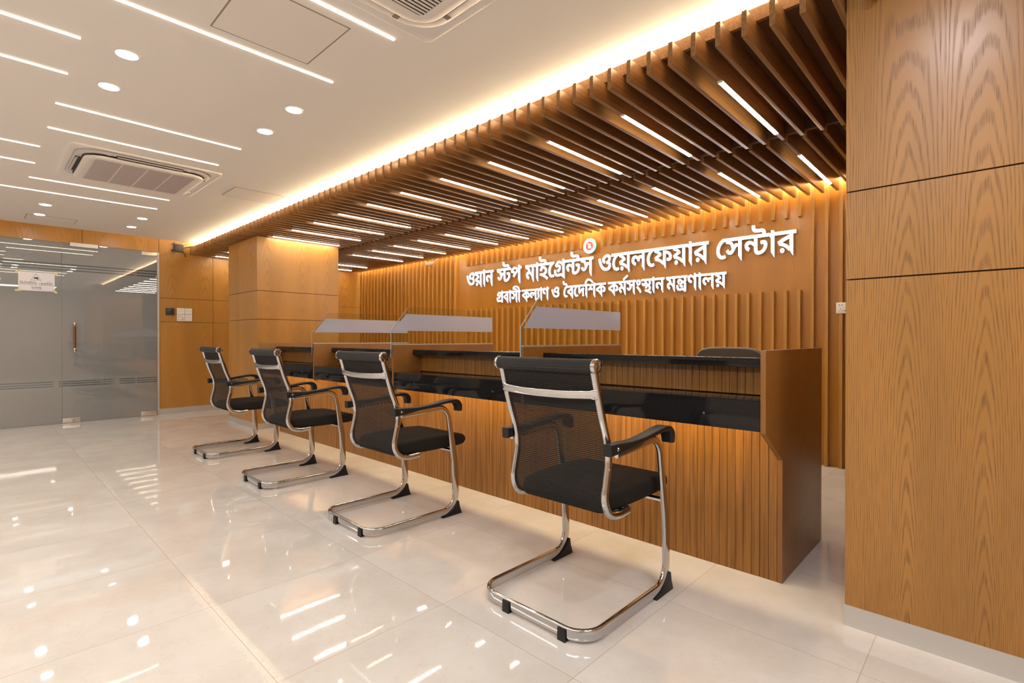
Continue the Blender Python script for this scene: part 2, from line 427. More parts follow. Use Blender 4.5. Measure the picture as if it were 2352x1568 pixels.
# left wall: veneer sheets with shadow gaps
w = MB(); w.cur = 1; w.box(XW-0.09, XW-0.010, 1.668, YB, 0, ZC); w.cur = 0
g = 0.004
for y0, y1 in ((1.668, 2.305), (2.305, 3.40), (3.40, YB)):
    for z0, z1 in ((0, 1.23), (1.23, 1.545), (1.545, ZC)):
        w.box(XW-0.010, XW, y0+(g/2 if y0 > 1.7 else 0), y1-g/2, z0+(g/2 if z0 else 0), z1-(g/2 if z1 < ZC else 0))
struct(w.build('wall_left', [M_OAK_FAR, M_GROOVE]))
w = MB(); w.cur = 1; w.box(XW-0.09, XW-0.010, -3.2, 1.664, 2.146, ZC); w.cur = 0
ys = [-3.2, -2.2, -1.2, -0.15, 0.886, 1.664]
for a, b in zip(ys, ys[1:]): w.box(XW-0.010, XW+0.004, a+0.002, b-0.002, 2.142, ZC)
struct(w.build('trim_1', [M_OAK_FAR, M_GROOVE]))
struct(MB().box(XW, XW+0.012, 1.668, YB-0.001, 0, 0.078).build('baseboard_left', M_ALU))
# glazed front: fixed pane and door leaf
win = struct(MB().box(XW-0.016, XW-0.004, -3.19, 0.6985, 0.004, 2.141).build('window_1', M_FROST))
door = struct(MB().box(XW-0.016, XW-0.004, 0.7015, 1.642, 0.006, 2.141).build('door_1', M_FROST))
MB().box(XW-0.024, XW+0.010, 1.646, 1.667, 0, 2.14).build('door_jamb', M_ALU, door)
def patch(y0, y1, z0, z1):
    o = MB().box(XW-0.026, XW+0.008, y0, y1, z0, z1).build('patch_fitting', M_STEEL, door, bevel=0.002)
    return o
patch(1.477, 1.643, 2.086, 2.139); patch(1.468, 1.640, 0.004, 0.058)
pf = patch(0.703, 0.864, 0.004, 0.056)
MB().cyl((XW+0.008, 0.80, 0.026), (XW+0.013, 0.80, 0.026), 0.012).build('lock_cylinder', M_CHROME, pf, smooth=40)
hd = MB(); yy = 0.812
for z in (0.868, 1.176):
    hd.cyl((XW-0.004, yy, z), (XW+0.040, yy, z), 0.008, n=14); hd.lathe([(0.0, -0.022), (0.012, -0.022), (0.0155, -0.012), (0.0155, 0.012), (0.012, 0.022), (0.0, 0.022)], (XW+0.046, yy, z), n=16)
ho = hd.build('door_handle', M_CHROME, door, smooth=40)
MB().cyl((XW+0.046, yy, 0.885), (XW+0.046, yy, 1.159), 0.0125).build('grip', M_BROWNH, ho, smooth=40)
MB().box(XW+0.004, XW+0.030, 0.773, 1.033, 2.106, 2.150).build('magnetic_lock', M_WHITEP, door, bevel=0.003)
MB().box(XW+0.004, XW+0.08, 1.309, 1.429, 0, 0.003).build('floor_closer_plate', M_STEEL, door)

# ------------------------------------------------------------------ oak clad pillars
p = thing('oak_pillar', 'square oak veneered pillar at the far end of the counter', 'pillar', (-6.38, 2.64, 0))
def clad(parent, x0, x1, y0, y1, z0, z1, grooves, off, mat):
    m = MB(); m.cur = 1
    m.box(x0+0.008-off[0], x1-0.008-off[0], y0+0.008-off[1], y1-0.008-off[1], z0, z1-0.002)
    m.cur = 0; zs = [z0]+grooves+[z1]
    for a, b in zip(zs, zs[1:]):
        m.box(x0-off[0], x1-off[0], y0-off[1], y1-off[1], a+(0.0025 if a > z0 else 0), b-(0.0025 if b < z1 else 0))
    return m.build('veneer_cladding', [mat, M_GROOVE], parent)
clad(p, -6.845, -5.925, 2.14, 3.10, 0.062, 2.139, [1.222, 1.538], (-6.38, 2.64), M_OAK_FAR)
MB().box(-0.468, 0.466, -0.505, 0.462, 0, 0.062).build('baseboard', M_ALU, p)
q = thing('oak_pillar', 'broad oak veneered pillar filling the right edge beside the counter', 'pillar', (1.0, 2.5, 0))
clad(q, -0.386, 2.59, 2.096, 2.9, 0.073, ZC-0.002, [1.207, 1.511], (1.0, 2.5), M_OAK)
MB().box(-1.389, 1.59, -0.406, 0.41, 0, 0.073).build('baseboard', M_ALU, q)

# ------------------------------------------------------------------ battens on the sign wall
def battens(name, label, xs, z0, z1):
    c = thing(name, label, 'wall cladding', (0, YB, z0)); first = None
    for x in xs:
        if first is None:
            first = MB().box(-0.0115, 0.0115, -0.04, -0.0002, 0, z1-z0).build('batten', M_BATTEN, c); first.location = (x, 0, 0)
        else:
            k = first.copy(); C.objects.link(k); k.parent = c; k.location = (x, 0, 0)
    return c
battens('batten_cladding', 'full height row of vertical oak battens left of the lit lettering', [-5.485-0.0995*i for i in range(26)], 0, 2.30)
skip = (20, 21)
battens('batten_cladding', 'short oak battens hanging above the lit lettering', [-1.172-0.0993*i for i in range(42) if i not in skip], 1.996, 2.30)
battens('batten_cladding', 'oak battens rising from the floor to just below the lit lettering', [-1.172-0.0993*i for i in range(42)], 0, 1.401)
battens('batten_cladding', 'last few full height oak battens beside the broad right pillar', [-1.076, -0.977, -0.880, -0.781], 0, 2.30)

# ------------------------------------------------------------------ slatted canopy
ZB = 2.143
fr = thing('canopy_frame', 'dark board and fascia carrying the oak slats over the counter', 'canopy frame', (-4.2, 3.3, 2.2))
fo = (-4.2, 3.3, 2.2)
def loc_box(x0, x1, y0, y1, z0, z1, o): return MB().box(x0-o[0], x1-o[0], y0-o[1], y1-o[1], z0-o[2], z1-o[2])
loc_box(-8.018, -0.392, 2.118, 4.566, 2.240, 2.252, fo).build('backing_board', M_BOARD, fr)
f = loc_box(-8.018, -0.392, 2.100, 2.1175, 2.240, 2.294, fo); f.build('fascia', M_SLAT, fr)
loc_box(-0.392, 0.9, 2.060, 2.094, 2.240, 2.294, fo).build('fascia', M_SLAT, fr)
loc_box(-8.0, -0.40, 2.1185, 2.124, 2.2945, 2.3030, fo).build('cove_light', M_COVE, fr)
loc_box(-8.0, -0.40, 4.574, 4.590, 2.255, 2.261, fo).build('wall_wash_light', M_WASH, fr)
loc_box(-8.018, -0.40, 3.206, 3.238, 2.175, 2.239, fo).build('cross_batten', M_BOARD, fr)
S0, SP = -0.500, 0.0990
NS = 76
def slats(name, label, y0, y1, n0, n1):
    c = thing(name, label, 'slatted ceiling', (-4.2, y0, ZB)); base = None
    for i in range(n0, n1):
        x = S0 - SP*i
        if base is None:
            base = MB().box(-0.010, 0.010, 0, y1-y0, 0, 0.0965).build('slat', M_SLAT, c, bevel=0.0012); o = base
        else:
            o = base.copy(); C.objects.link(o); o.parent = c
        o.location = (x+4.2, 0, 0)
    return c
slats('slat_row', 'front row of hanging oak slats, their ends poking out past the glowing cove', 2.0, 3.200, -1, NS)
slats('slat_row', 'rear row of hanging oak slats, running to the wall of lit lettering', 3.246, 4.570, 0, NS)
st = thing('slat_row', 'short oak slat stubs sticking out of the right pillar face', 'slatted ceiling', (-0.2, 2.0, ZB))
for i, x in enumerate((-0.302, -0.203, -0.104, -0.005, 0.094)):
    o = MB().box(-0.010, 0.010, 0, 0.094, 0, 0.0965).build('slat', M_SLAT, st); o.location = (x+0.2, 0, 0)
# light bars let into the slat undersides
def slatbar(x, y0, y1, label):
    t = thing('light_bar', label, 'lamp', (x, y0, ZB), 'light bars in the slatted canopy')
    MB().box(-0.0098, 0.0098, 0.012, y1-y0-0.012, -0.0055, -0.0003).build('diffuser', M_SBAR, t)
    for a in (0, y1-y0-0.012): MB().box(-0.0105, 0.0105, a, a+0.012, -0.006, -0.0003).build('end_cap', M_WHITEP, t)
n = 0
for k in [0, 1, 2, 3, 4, 5, 6, 7, 8, 9, 10, 13, 14, 15]:
    x = S0 - SP*(4+5*k)
    if x < -7.95: continue
    if k <= 10: lab = 'warm light bar in the front slat row, %s counted from the right pillar' % ORD[k]
    else: lab = 'warm light bar in the front slat row behind the far pillar, %s' % {13: 'nearer the pillar', 14: 'nearer the left wall'}[k]
    slatbar(x, 2.270, 3.080, lab)
for k in range(15):
    x = S0 - SP*(4+5*k)
    if k == 12: continue
    slatbar(x, 3.510, 4.335, 'warm light bar in the rear slat row, %s counted from the right pillar' % ORD[k if k < 12 else k-1])

# ------------------------------------------------------------------ ceiling lamps
def ceilbar(x, y0, y1, label):
    t = thing('linear_light', label, 'lamp', (x, y0, ZC), 'thin recessed ceiling lines of light')
    MB().box(-0.0055, 0.0055, 0, y1-y0, -0.0040, -0.0002).build('diffuser', M_BAR, t)
    for a in (-0.004, y1-y0): MB().box(-0.0060, 0.0060, a, a+0.004, -0.0042, -0.0002).build('end_cap', M_WHITEP, t)
for x, y0, y1, lab in (
    (-1.932, 0.31, 1.275, 'line of light beside the square air conditioner at the top edge'),
    (-2.482, 0.31, 1.268, 'long line of light beside the large access hatch'),
    (-2.921, -0.65, 0.320, 'line of light cut by the left edge, topmost there'),
    (-3.356, -0.65, 0.318, 'line of light cut by the left edge, second from the top'),
    (-3.818, 0.310, 1.272, 'line of light above the flapped air conditioner, farther from it'),
    (-4.289, 0.311, 1.270, 'line of light right above the flapped air conditioner'),
    (-4.760, -0.65, 0.305, 'short looking line of light left of the flapped air conditioner, upper one'),
    (-5.234, -0.65, 0.308, 'short looking line of light left of the flapped air conditioner, lower one'),
    (-5.715, 0.300, 1.270, 'line of light just below the flapped air conditioner'),
    (-6.187, -0.65, 1.270, 'longest line of light, lowest one below the flapped air conditioner')):
    ceilbar(x, y0, y1, lab)
def downlight(x, y, label):
    t = thing('downlight', label, 'lamp', (x, y, ZC), 'round recessed downlights')
    MB().lathe([(0.0, -0.003), (0.043, -0.003), (0.043, -0.0004), (0.0, -0.0004)], (0, 0, 0)).build('lens', M_DOWN, t, smooth=40)
    m = MB(); frame_ring(m, disc_poly((0, 0), 0.052), disc_poly((0, 0), 0.0435), -0.0002, -0.005)
    m.build('trim_ring', M_WHITEP, t, smooth=40)
for x, y, lab in (
    (-2.928, 0.486, 'round cool white downlight, largest looking of the left pair'),
    (-3.366, 0.482, 'round cool white downlight just below the largest looking one'),
    (-2.937, 1.265, 'round cool white downlight of the middle pair, nearer the camera'),
    (-3.374, 1.268, 'round cool white downlight of the middle pair, farther from the camera'),
    (-6.775, 0.472, 'small downlight above the door pane with the paper notice, nearer of two'),
    (-7.350, 0.466, 'small downlight above the door pane with the paper notice, nearest the wall'),
    (-6.790, 1.258, 'small downlight above the door leaf, nearer of two'),
    (-7.384, 1.264, 'small downlight above the door leaf, nearest the wall'),):
    downlight(x, y, lab)
for x, y in ((-0.12, 1.22), (-0.22, 0.32)):
    l = bpy.data.lights.new('spot_lamp', 'AREA'); l.shape = 'DISK'; l.size = 0.09; l.energy = 5.5; l.color = COOL
    o = bpy.data.objects.new('spot_lamp', l); C.objects.link(o); o.location = (x, y, ZC-0.004)

# ------------------------------------------------------------------ access hatches
def hatch(x0, x1, y0, y1, label):
    cx, cy = (x0+x1)/2, (y0+y1)/2; hx, hy = (x1-x0)/2, (y1-y0)/2
    t = thing('ceiling_hatch', label, 'access hatch', (cx, cy, ZC), 'flush ceiling access hatches')
    MB().box(-hx+0.0055, hx-0.0055, -hy+0.0055, hy-0.0055, -0.0015, -0.0002).build('panel', M_HATCH, t)
    m = MB(); frame_ring(m, [(hx+0.001, hy+0.001), (-hx-0.001, hy+0.001), (-hx-0.001, -hy-0.001), (hx+0.001, -hy-0.001)],
                         [(hx-0.0055, hy-0.0055), (-hx+0.0055, hy-0.0055), (-hx+0.0055, -hy+0.0055), (hx-0.0055, -hy+0.0055)], -0.0001, -0.0010)
    m.build('shadow_gap', M_GAP, t)
hatch(-2.408, -1.998, 0.684, 1.102, 'large looking flush hatch in the ceiling between two lines of light')
hatch(-5.148, -4.790, 1.555, 1.976, 'faint flush hatch in the ceiling beside the glowing cove')
hatch(-7.735, -7.412, 0.368, 0.781, 'faint flush hatch in the ceiling above the glass door')

# ------------------------------------------------------------------ ceiling air conditioners
def air_con(cx, cy, label, coarse, drop):
    t = thing('ceiling_air_conditioner', label, 'air conditioner', (cx, cy, ZC), 'ceiling cassette air conditioners')
    n = 8
    R = lambda P, z: [(x, y, z) for x, y in P]
    rr = lambda h, rad: round_rect(0, 0, h, h, rad, n)
    m = MB()
    m.loft([R(rr(0.465, 0.03), -0.0002), R(rr(0.465, 0.03), -0.010), R(rr(0.458, 0.03), -0.013), R(rr(0.424, 0.15), -0.004), R(rr(0.424, 0.15), -0.0002)], closed=True)
    m.build('ceiling_frame', M_CEIL, t, smooth=50)
    m = MB()
    m.loft([R(rr(0.420, 0.15), -0.001), R(rr(0.420, 0.15), -0.014), R(rr(0.411, 0.145), -0.019), R(rr(0.378, 0.112), -0.020), R(rr(0.378, 0.112), -0.004)])
    m.build('casing', M_ACG, t, smooth=50)
    m = MB(); frame_ring(m, rr(0.379, 0.113), rr(0.374, 0.110), -0.0196, -0.0204); m.build('seam', M_DARK, t)
    for ang in range(4):
        a = ang*PI/2; ca, sa = math.cos(a), math.sin(a)
        rot = lambda v: (v[0]*ca-v[1]*sa, v[0]*sa+v[1]*ca, v[2])
        if not coarse:
            m = MB(); m.box(-0.205, 0.205, 0.381, 0.409, -0.0225, -0.0190); m.v = [rot(v) for v in m.v]
            slot = m.build('outlet_slot', M_DARK, t)
            m = MB(); m.loft([[(x, 0.392, -0.022), (x, 0.409, -0.034), (x, 0.411, -0.032), (x, 0.395, -0.020)] for x in (-0.20, 0.20)])
            m.v = [rot(v) for v in m.v]; m.build('flap', M_ACW, slot)
        for s in (-1, 1):
            m = MB(); m.box(s*0.245-0.012, s*0.245+0.012, 0.380, 0.402, -0.0226, -0.018); m.v = [rot(v) for v in m.v]
            m.build('flap_hinge', M_GAP if coarse else M_ACG, t)
    D = drop; e0 = 0.03 if drop else 0.0
    m = MB()
    m.loft([R(rr(0.373-e0, 0.108), -0.0185), R(rr(0.373, 0.108), -0.0195-D*0.6), R(rr(0.373, 0.108), -0.024-D), R(rr(0.366, 0.104), -0.0275-D), R(rr(0.322, 0.042), -0.0275-D), R(rr(0.312, 0.035), -0.0235-D)])
    m.build('grille_frame', M_ACW, t, smooth=50)
    g = 0.311
    gr = MB().box(-g, g, -g, g, -0.0256-D, -0.0240-D).build('grille', M_ACG if not coarse else M_DARK, t)
    if coarse:
        sl = MB(); k = -g+0.007
        while k < g-0.012: sl.box(k, k+0.010, -g+0.003, g-0.003, -0.0278-D, -0.0256-D); k += 0.0185
        sl.build('louvres', M_ACW, gr)
    else:
        sl = MB(); k = -g+0.003
        while k < g-0.004: sl.box(-g+0.003, g-0.003, k, k+0.0035, -0.0268-D, -0.0256-D); k += 0.006
        sl.build('louvres', plain('grille_louvre', (0.50, 0.42, 0.40), 0.6), gr)
        for k in (-0.5, 0.0, 0.5): MB().box(-g, g, k*g-0.004, k*g+0.004, -0.0280-D, -0.0256-D).build('grille_bar', M_ACW, gr)
air_con(-1.371, 0.926, 'square cassette air conditioner cut off by the top edge', True, 0.0)
air_con(-4.945, 0.898, 'square cassette air conditioner with open flaps seen whole', False, 0.020)

# ------------------------------------------------------------------ service counter
ct = thing('service_counter', 'long oak planked service counter with black ledges below the lit sign', 'counter', (0, 0, 0))
def planks(x0, x1, yf, yb, z0, z1, name):
    m = MB(); m.cur = 1; m.box(x0, x1, yf+0.004, yb, z0, z1-0.0005); m.cur = 0
    n = max(1, round((x1-x0)/0.0334)); p = (x1-x0)/n
    for i in range(n):
        a, b = x0+i*p+0.0006, x0+(i+1)*p-0.0006; c = 0.0011
        m.prism([(a, yf+0.006), (a, yf+c), (a+c, yf), (b-c, yf), (b, yf+c), (b, yf+0.006)], 2, z0, z1)
    return m.build(name, [M_PLANK, M_GROOVE], ct)
XD = [-0.6455, -1.885, -3.145, -4.390, -5.635]
BAY = [(XD[i+1]+0.0105, XD[i]-0.0105) for i in range(4)]
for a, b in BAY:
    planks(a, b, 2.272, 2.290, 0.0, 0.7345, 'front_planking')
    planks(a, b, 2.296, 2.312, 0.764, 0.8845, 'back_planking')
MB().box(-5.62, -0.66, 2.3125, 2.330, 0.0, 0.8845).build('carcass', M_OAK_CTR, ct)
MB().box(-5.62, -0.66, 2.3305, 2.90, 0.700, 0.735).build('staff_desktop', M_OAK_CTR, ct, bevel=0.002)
def cheek(x, back, top, name, z0=0):
    return MB().prism([(2.060, top), (back, top), (back, 0), (2.270, 0), (2.270, 0.505), (2.060, 0.640)], 0, x-0.0098, x+0.0098).build(name, M_OAK_CTR, ct, bevel=0.001)
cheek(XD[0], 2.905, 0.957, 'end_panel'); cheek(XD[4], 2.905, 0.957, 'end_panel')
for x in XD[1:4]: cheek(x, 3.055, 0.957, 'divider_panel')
bayname = ['nearest bay beside the right end panel', 'second bay from the right end panel', 'third bay from the right end panel', 'farthest bay beside the pillar']
for (a, b), nm in zip(BAY, bayname):
    g = 0.0005
    m = MB(); m.prism([(2.062, 0.762), (2.2955, 0.762), (2.2955, 0.736), (2.084, 0.736), (2.084, 0.645), (2.062, 0.645)], 0, a+g, b-g)
    o = m.build('granite_ledge', M_GRANITE, None, bevel=0.0015)
    tag(o, 'deep black granite writing ledge of the counter, ' + nm, 'ledge', 'granite writing ledges')
    o2 = MB().box(a+g, b-g, 2.226, 2.318, 0.885, 0.922).build('granite_shelf', M_GRANITE, None, bevel=0.0015)
    tag(o2, 'narrow black granite top shelf of the counter, ' + nm, 'shelf', 'granite top shelves')
    led = MB().box(a+0.02, b-0.02, 2.087, 2.100, 0.727, 0.7355).build('under_ledge_light', M_LEDGE, o)
    for fx in (0.20, 0.82):
        MB().lathe([(0.0, -0.0012), (0.0045, -0.0008), (0.0050, 0.0005), (0.0, 0.0005)], (a+(b-a)*fx, 2.0615, 0.697), 'y', 12).build('screw_cap', M_CAP, o, smooth=40)

# glass screens over the dividers
for x, lab in zip(XD[1:4], ('angled glass screen with frosted band on the divider nearest the camera', 'angled glass screen with frosted band on the middle divider',
                            'angled glass screen with frosted band on the farthest divider, near the pillar')):
    t = thing('glass_screen', lab, 'glass screen', (x, 2.06, 0.958), 'glass screens between the counter bays')
    Y = lambda v: v-2.06
    Zz = lambda v: v-0.958
    P = [(2.046, 0.865), (2.046, 1.064), (2.200, 1.238), (3.055, 1.238), (3.055, 0.9665), (2.0585, 0.9665), (2.0585, 0.865)]
    MB().prism([(Y(a), Zz(b)) for a, b in P], 0, -0.004, 0.004).build('pane', M_GLASS, t)
    m = MB()   # ground edges of the pane
    for (a, b), (c, d) in zip(P[:2], P[1:3]):
        v = Vector((c-a, d-b)).normalized()*0.0; nrm = Vector((-(d-b), c-a)).normalized()*0.0008
        m.add([(-0.004, Y(a), Zz(b)), (0.004, Y(a), Zz(b)), (0.004, Y(c), Zz(d)), (-0.004, Y(c), Zz(d)),
               (-0.004, Y(a)+nrm.x, Zz(b)+nrm.y), (0.004, Y(a)+nrm.x, Zz(b)+nrm.y), (0.004, Y(c)+nrm.x, Zz(d)+nrm.y), (-0.004, Y(c)+nrm.x, Zz(d)+nrm.y)],
              [(0,1,2,3),(4,5,6,7),(0,1,5,4),(2,3,7,6),(0,3,7,4),(1,2,6,5)])
    m.build('ground_edge', M_GEDGE, t)
    B = [(2.066, 1.061), (2.172, 1.184), (3.052, 1.184), (3.052, 1.061)]
    MB().prism([(Y(a), Zz(b)) for a, b in B], 0, 0.0042, 0.0050).build('frosted_band', M_BAND, t)
    MB().box(-0.006, 0.006, Y(2.060), Y(3.055), 0, 0.0080).build('bottom_channel', M_ALU, t)

# ------------------------------------------------------------------ visitor chairs
ch = thing('visitor_chair', '', 'chair', (0, 0, 0))
TUBE = stadium(0.017, 0.042)
def u_frame():
    """one bent flat-oval tube: arm support, front leg, floor rail, rear rail and back up the other side"""
    H = 0.0285
    side = [(0.250, 0.190, 0.603), (0.250, 0.495, 0.622), (0.250, 0.550, 0.30), (0.250, 0.560, H), (0.250, 0.012, H), (-0.250, 0.012, H),
            (-0.250, 0.560, H), (-0.250, 0.550, 0.30), (-0.250, 0.495, 0.622), (-0.250, 0.190, 0.603)]
    pts = fillet(side, [0.075, 0.30, 0.085, 0.085, 0.085, 0.085, 0.30, 0.075])
    lat = []
    for i, p in enumerate(pts):
        d = (pts[min(i+1, len(pts)-1)] - pts[max(i-1, 0)]).normalized()
        if p.y < 0.11 and p.z < 0.05: lat.append(d.cross(Vector((0, 0, -1))))
        else: lat.append(Vector((1, 0, 0)) if p.x > 0 else Vector((-1, 0, 0)))
    secs = []
    for p in pts:
        k = 1.0 if p.z < 0.5 else 0.75
        secs.append(stadium(0.017, 0.042*k))
    return sweep(MB(), pts, lat, secs)
u_frame().build('cantilever_frame', M_CHROME, ch, smooth=50)
POST = [(0.098, 0.905), (0.105, 0.885), (0.1225, 0.824), (0.151, 0.732), (0.182, 0.648), (0.193, 0.575), (0.180, 0.505), (0.170, 0.457), (0.176, 0.418), (0.204, 0.382), (0.258, 0.369), (0.325, 0.372)]
for sx in (1, -1):
    pts = smooth_path([(sx*0.217, y, z) for y, z in POST], 5)
    po = sweep(MB(), pts, [(1, 0, 0)]*len(pts), stadium(0.0225, 0.030)).build('back_post', M_CHROME, ch, smooth=50)
    m = MB().lathe([(0.0, 0.004), (0.005, 0.003), (0.0065, 0.0), (0.0, 0.0)], (sx*0.226, 0.186, 0.545), 'x', 12)
    if sx < 0: m = MB().lathe([(0.0, -0.004), (0.005, -0.003), (0.0065, 0.0), (0.0, 0.0)], (sx*0.226, 0.186, 0.545), 'x', 12)
    m.build('bolt', M_CHROME, po, smooth=40)
# woven back
sheet = smooth_path([(0, y, z) for y, z in [(0.086, 0.905), (0.100, 0.885)] + [(a-0.002, b) for a, b in POST[2:]]], 5)
me = bpy.data.meshes.new('mesh_back'); bm = bmesh.new(); uvl = bm.loops.layers.uv.new('UVMap')
NX = 8; rows = []; L = 0.0; acc = []
for i, p in enumerate(sheet):
    if i: L += (p-sheet[i-1]).length
    acc.append(L)
    rows.append([bm.verts.new((-0.209+0.418*k/NX, p.y+0.010*(1-((2*k/NX)-1)**2)*(0.4 if 3 < i < len(sheet)-8 else 0.0), p.z)) for k in range(NX+1)])
for i in range(len(rows)-1):
    for k in range(NX):
        f = bm.faces.new((rows[i][k], rows[i][k+1], rows[i+1][k+1], rows[i+1][k])); f.smooth = True
        for lp, (r, c) in zip(f.loops, ((i, k), (i, k+1), (i+1, k+1), (i+1, k))): lp[uvl].uv = (0.418*c/NX, acc[r])
bm.to_mesh(me); bm.free(); me.materials.append(M_MESH)
o = bpy.data.objects.new('mesh_back', me); C.objects.link(o); o.parent = ch
# top roll with chrome end caps
m = MB(); rings = []
for x in (-0.224, 0.224):
    rings.append([(x, 0.098+(0.0230+0.0016*(i % 3 > 0))*math.cos(2*PI*i/60), 0.908+(0.0230+0.0016*(i % 3 > 0))*math.sin(2*PI*i/60)) for i in range(60)])
roll = m.loft(rings).build('top_roll', M_BLACK, ch)
for sx in (1, -1):
    s = lambda h: sx*h
    MB().lathe([(0.0, s(-0.012)), (0.0255, s(-0.012)), (0.0265, s(-0.004)), (0.0235, s(0.002)), (0.0155, s(0.003)), (0.0145, s(0.0)), (0.008, s(0.0)), (0.007, s(0.003)), (0.0, s(0.003))], (sx*0.234, 0.098, 0.908), 'x', 28).build('roll_cap', M_CHROME, ch, smooth=40)
# bowed chrome cross bar with riveted ends
pts = smooth_path([(-0.222, 0.116, 0.812), (-0.19, 0.106, 0.810), (-0.10, 0.096, 0.806), (0, 0.092, 0.805), (0.10, 0.096, 0.806), (0.19, 0.106, 0.810), (0.222, 0.116, 0.812)], 5)
secs = [stadium(0.012, 0.031 if 3 < i < len(pts)-4 else 0.038) for i in range(len(pts))]
cb = sweep(MB(), pts, [(0, 1, 0.2)]*len(pts), secs).build('cross_bar', M_CHROME, ch, smooth=50)
for sx in (1, -1):
    for z in (0.803, 0.821):
        MB().lathe([(0.0, -0.003), (0.004, -0.0025), (0.0055, 0.0), (0.0, 0.001)], (sx*0.214, 0.109, z), 'y', 10).build('rivet', M_CHROME, cb, smooth=40)
# seat cushion, crowned
m = MB(); rings = []
for y, zt, zb, hw in ((0.190, 0.412, 0.392, 0.165), (0.196, 0.428, 0.378, 0.190), (0.22, 0.440, 0.374, 0.203), (0.30, 0.447, 0.374, 0.209), (0.42, 0.450, 0.374, 0.211), (0.54, 0.449, 0.374, 0.211), (0.62, 0.444, 0.375, 0.208), (0.665, 0.434, 0.378, 0.200), (0.687, 0.420, 0.388, 0.185), (0.692, 0.408, 0.398, 0.170)):
    hz = (zt-zb)/2; zc = (zt+zb)/2
    rings.append([(a, y, zc+b+0.004*(1-(a/0.211)**2)*(b > 0)) for a, b in round_rect(0, 0, hw, hz, min(0.022, hz*0.95), 5)])
m.loft(rings).build('seat', M_FABRIC, ch, smooth=60)
m = MB(); m.box(-0.246, 0.246, 0.517, 0.545, 0.362, 0.373).box(-0.214, 0.214, 0.300, 0.325, 0.360, 0.372)
m.build('seat_support', M_CHROME, ch, bevel=0.002)
# arms
for sx in (1, -1):
    path = smooth_path([(sx*0.243, 0.146, 0.620), (sx*0.245, 0.20, 0.622), (sx*0.248, 0.28, 0.627), (sx*0.250, 0.36, 0.635), (sx*0.250, 0.44, 0.645), (sx*0.250, 0.505, 0.651), (sx*0.250, 0.550, 0.645), (sx*0.250, 0.572, 0.622), (sx*0.250, 0.574, 0.590)], 4)
    W = [(0.034, 0.042), (0.036, 0.038), (0.042, 0.021), (0.048, 0.016), (0.052, 0.016), (0.054, 0.019), (0.053, 0.026), (0.051, 0.032), (0.046, 0.028)]
    secs = []
    for i in range(len(path)):
        t = i/4; k = min(int(t), len(W)-2); f = t-k
        secs.append(round_rect(0, 0, (W[k][0]*(1-f)+W[k+1][0]*f)/2, (W[k][1]*(1-f)+W[k+1][1]*f)/2, 0.006, 3))
    ar = sweep(MB(), path, [(1, 0, 0)]*len(path), secs).build('armrest', M_BLACK, ch, smooth=50)
    h = 0.003*sx
    MB().lathe([(0.0, h), (0.006, h*0.8), (0.0075, 0.0), (0.0, 0.0)], (sx*0.2625, 0.186, 0.621), 'x', 14).build('arm_screw', M_CHROME, ar, smooth=40)
    # toe wedge under the bend of the leg
    wd_ = [(0.455, 0.0), (0.592, 0.0), (0.586, 0.016), (0.577, 0.042), (0.5715, 0.072), (0.566, 0.076), (0.552, 0.056), (0.530, 0.036), (0.500, 0.018), (0.462, 0.008)]
    MB().prism(wd_, 0, sx*0.250-0.0145, sx*0.250+0.0145).build('toe_wedge', M_BLACK, ch, bevel=0.001)
for x in (-0.098, 0.160):
    m = MB(); m.prism([(-0.003, 0.0), (0.024, 0.0), (0.0235, 0.020), (0.0215, 0.021), (0.0215, 0.0065), (0.0032, 0.0065), (0.0032, 0.043), (-0.0015, 0.041)], 0, x-0.0165, x+0.0165)
    m.build('rail_clip', M_BLACK, ch, bevel=0.0008)
for i, (x, y, lab) in enumerate(((-1.205, 1.335, 'black mesh cantilever chair nearest the camera, with chrome frame'),
                                 (-2.500, 1.337, 'black mesh cantilever chair with chrome frame, second nearest the camera'),
                                 (-3.733, 1.300, 'black mesh cantilever chair with chrome frame, third from the camera'),
                                 (-4.968, 1.310, 'black mesh cantilever chair farthest away, in front of the pillar'))):
    c = ch if i == 0 else copy_tree(ch)
    c.location = (x, y, 0); tag(c, lab, 'chair', 'chairs lined up along the counter')

# ------------------------------------------------------------------ staff chair behind the counter
oc = thing('office_chair', 'brown grey office chair with rounded back just showing above the counter', 'chair', (-1.24, 3.30, 0))
m = MB(); rings = []
outline = []
for k in range(25):
    a = PI*k/24; ex = 0.55
    outline.append((0.205*math.copysign(abs(math.cos(a))**0.45, math.cos(a)), 0.86+0.080*abs(math.sin(a))**0.75))
outline = outline + [(-0.19, 0.62), (-0.16, 0.52), (0.16, 0.52), (0.19, 0.62)]
m.prism(outline, 1, -0.016, 0.016)
bk = m.build('backrest', M_CHAIRSHELL, oc, bevel=0.004)
MB().tube([(x, 0.0, z) for x, z in outline+outline[:1]], 0.0105, 8).build('rim', M_PIPING, bk, smooth=60)
m = MB(); m.loft([[(a, b-0.24, z) for a, b in round_rect(0, 0, w_, w_, 0.07)] for z, w_ in ((0.43, 0.20), (0.45, 0.225), (0.48, 0.225), (0.50, 0.20))]).build('seat', M_FABRIC, oc, smooth=50)
m = MB(); m.box(-0.03, 0.03, 0.017, 0.03, 0.40, 0.70).box(-0.03, 0.03, -0.22, 0.03, 0.385, 0.40).build('back_bracket', M_BLACK, oc)
MB().cyl((0, -0.24, 0.10), (0, -0.24, 0.428), 0.028).build('column', M_BLACK, oc, smooth=40)
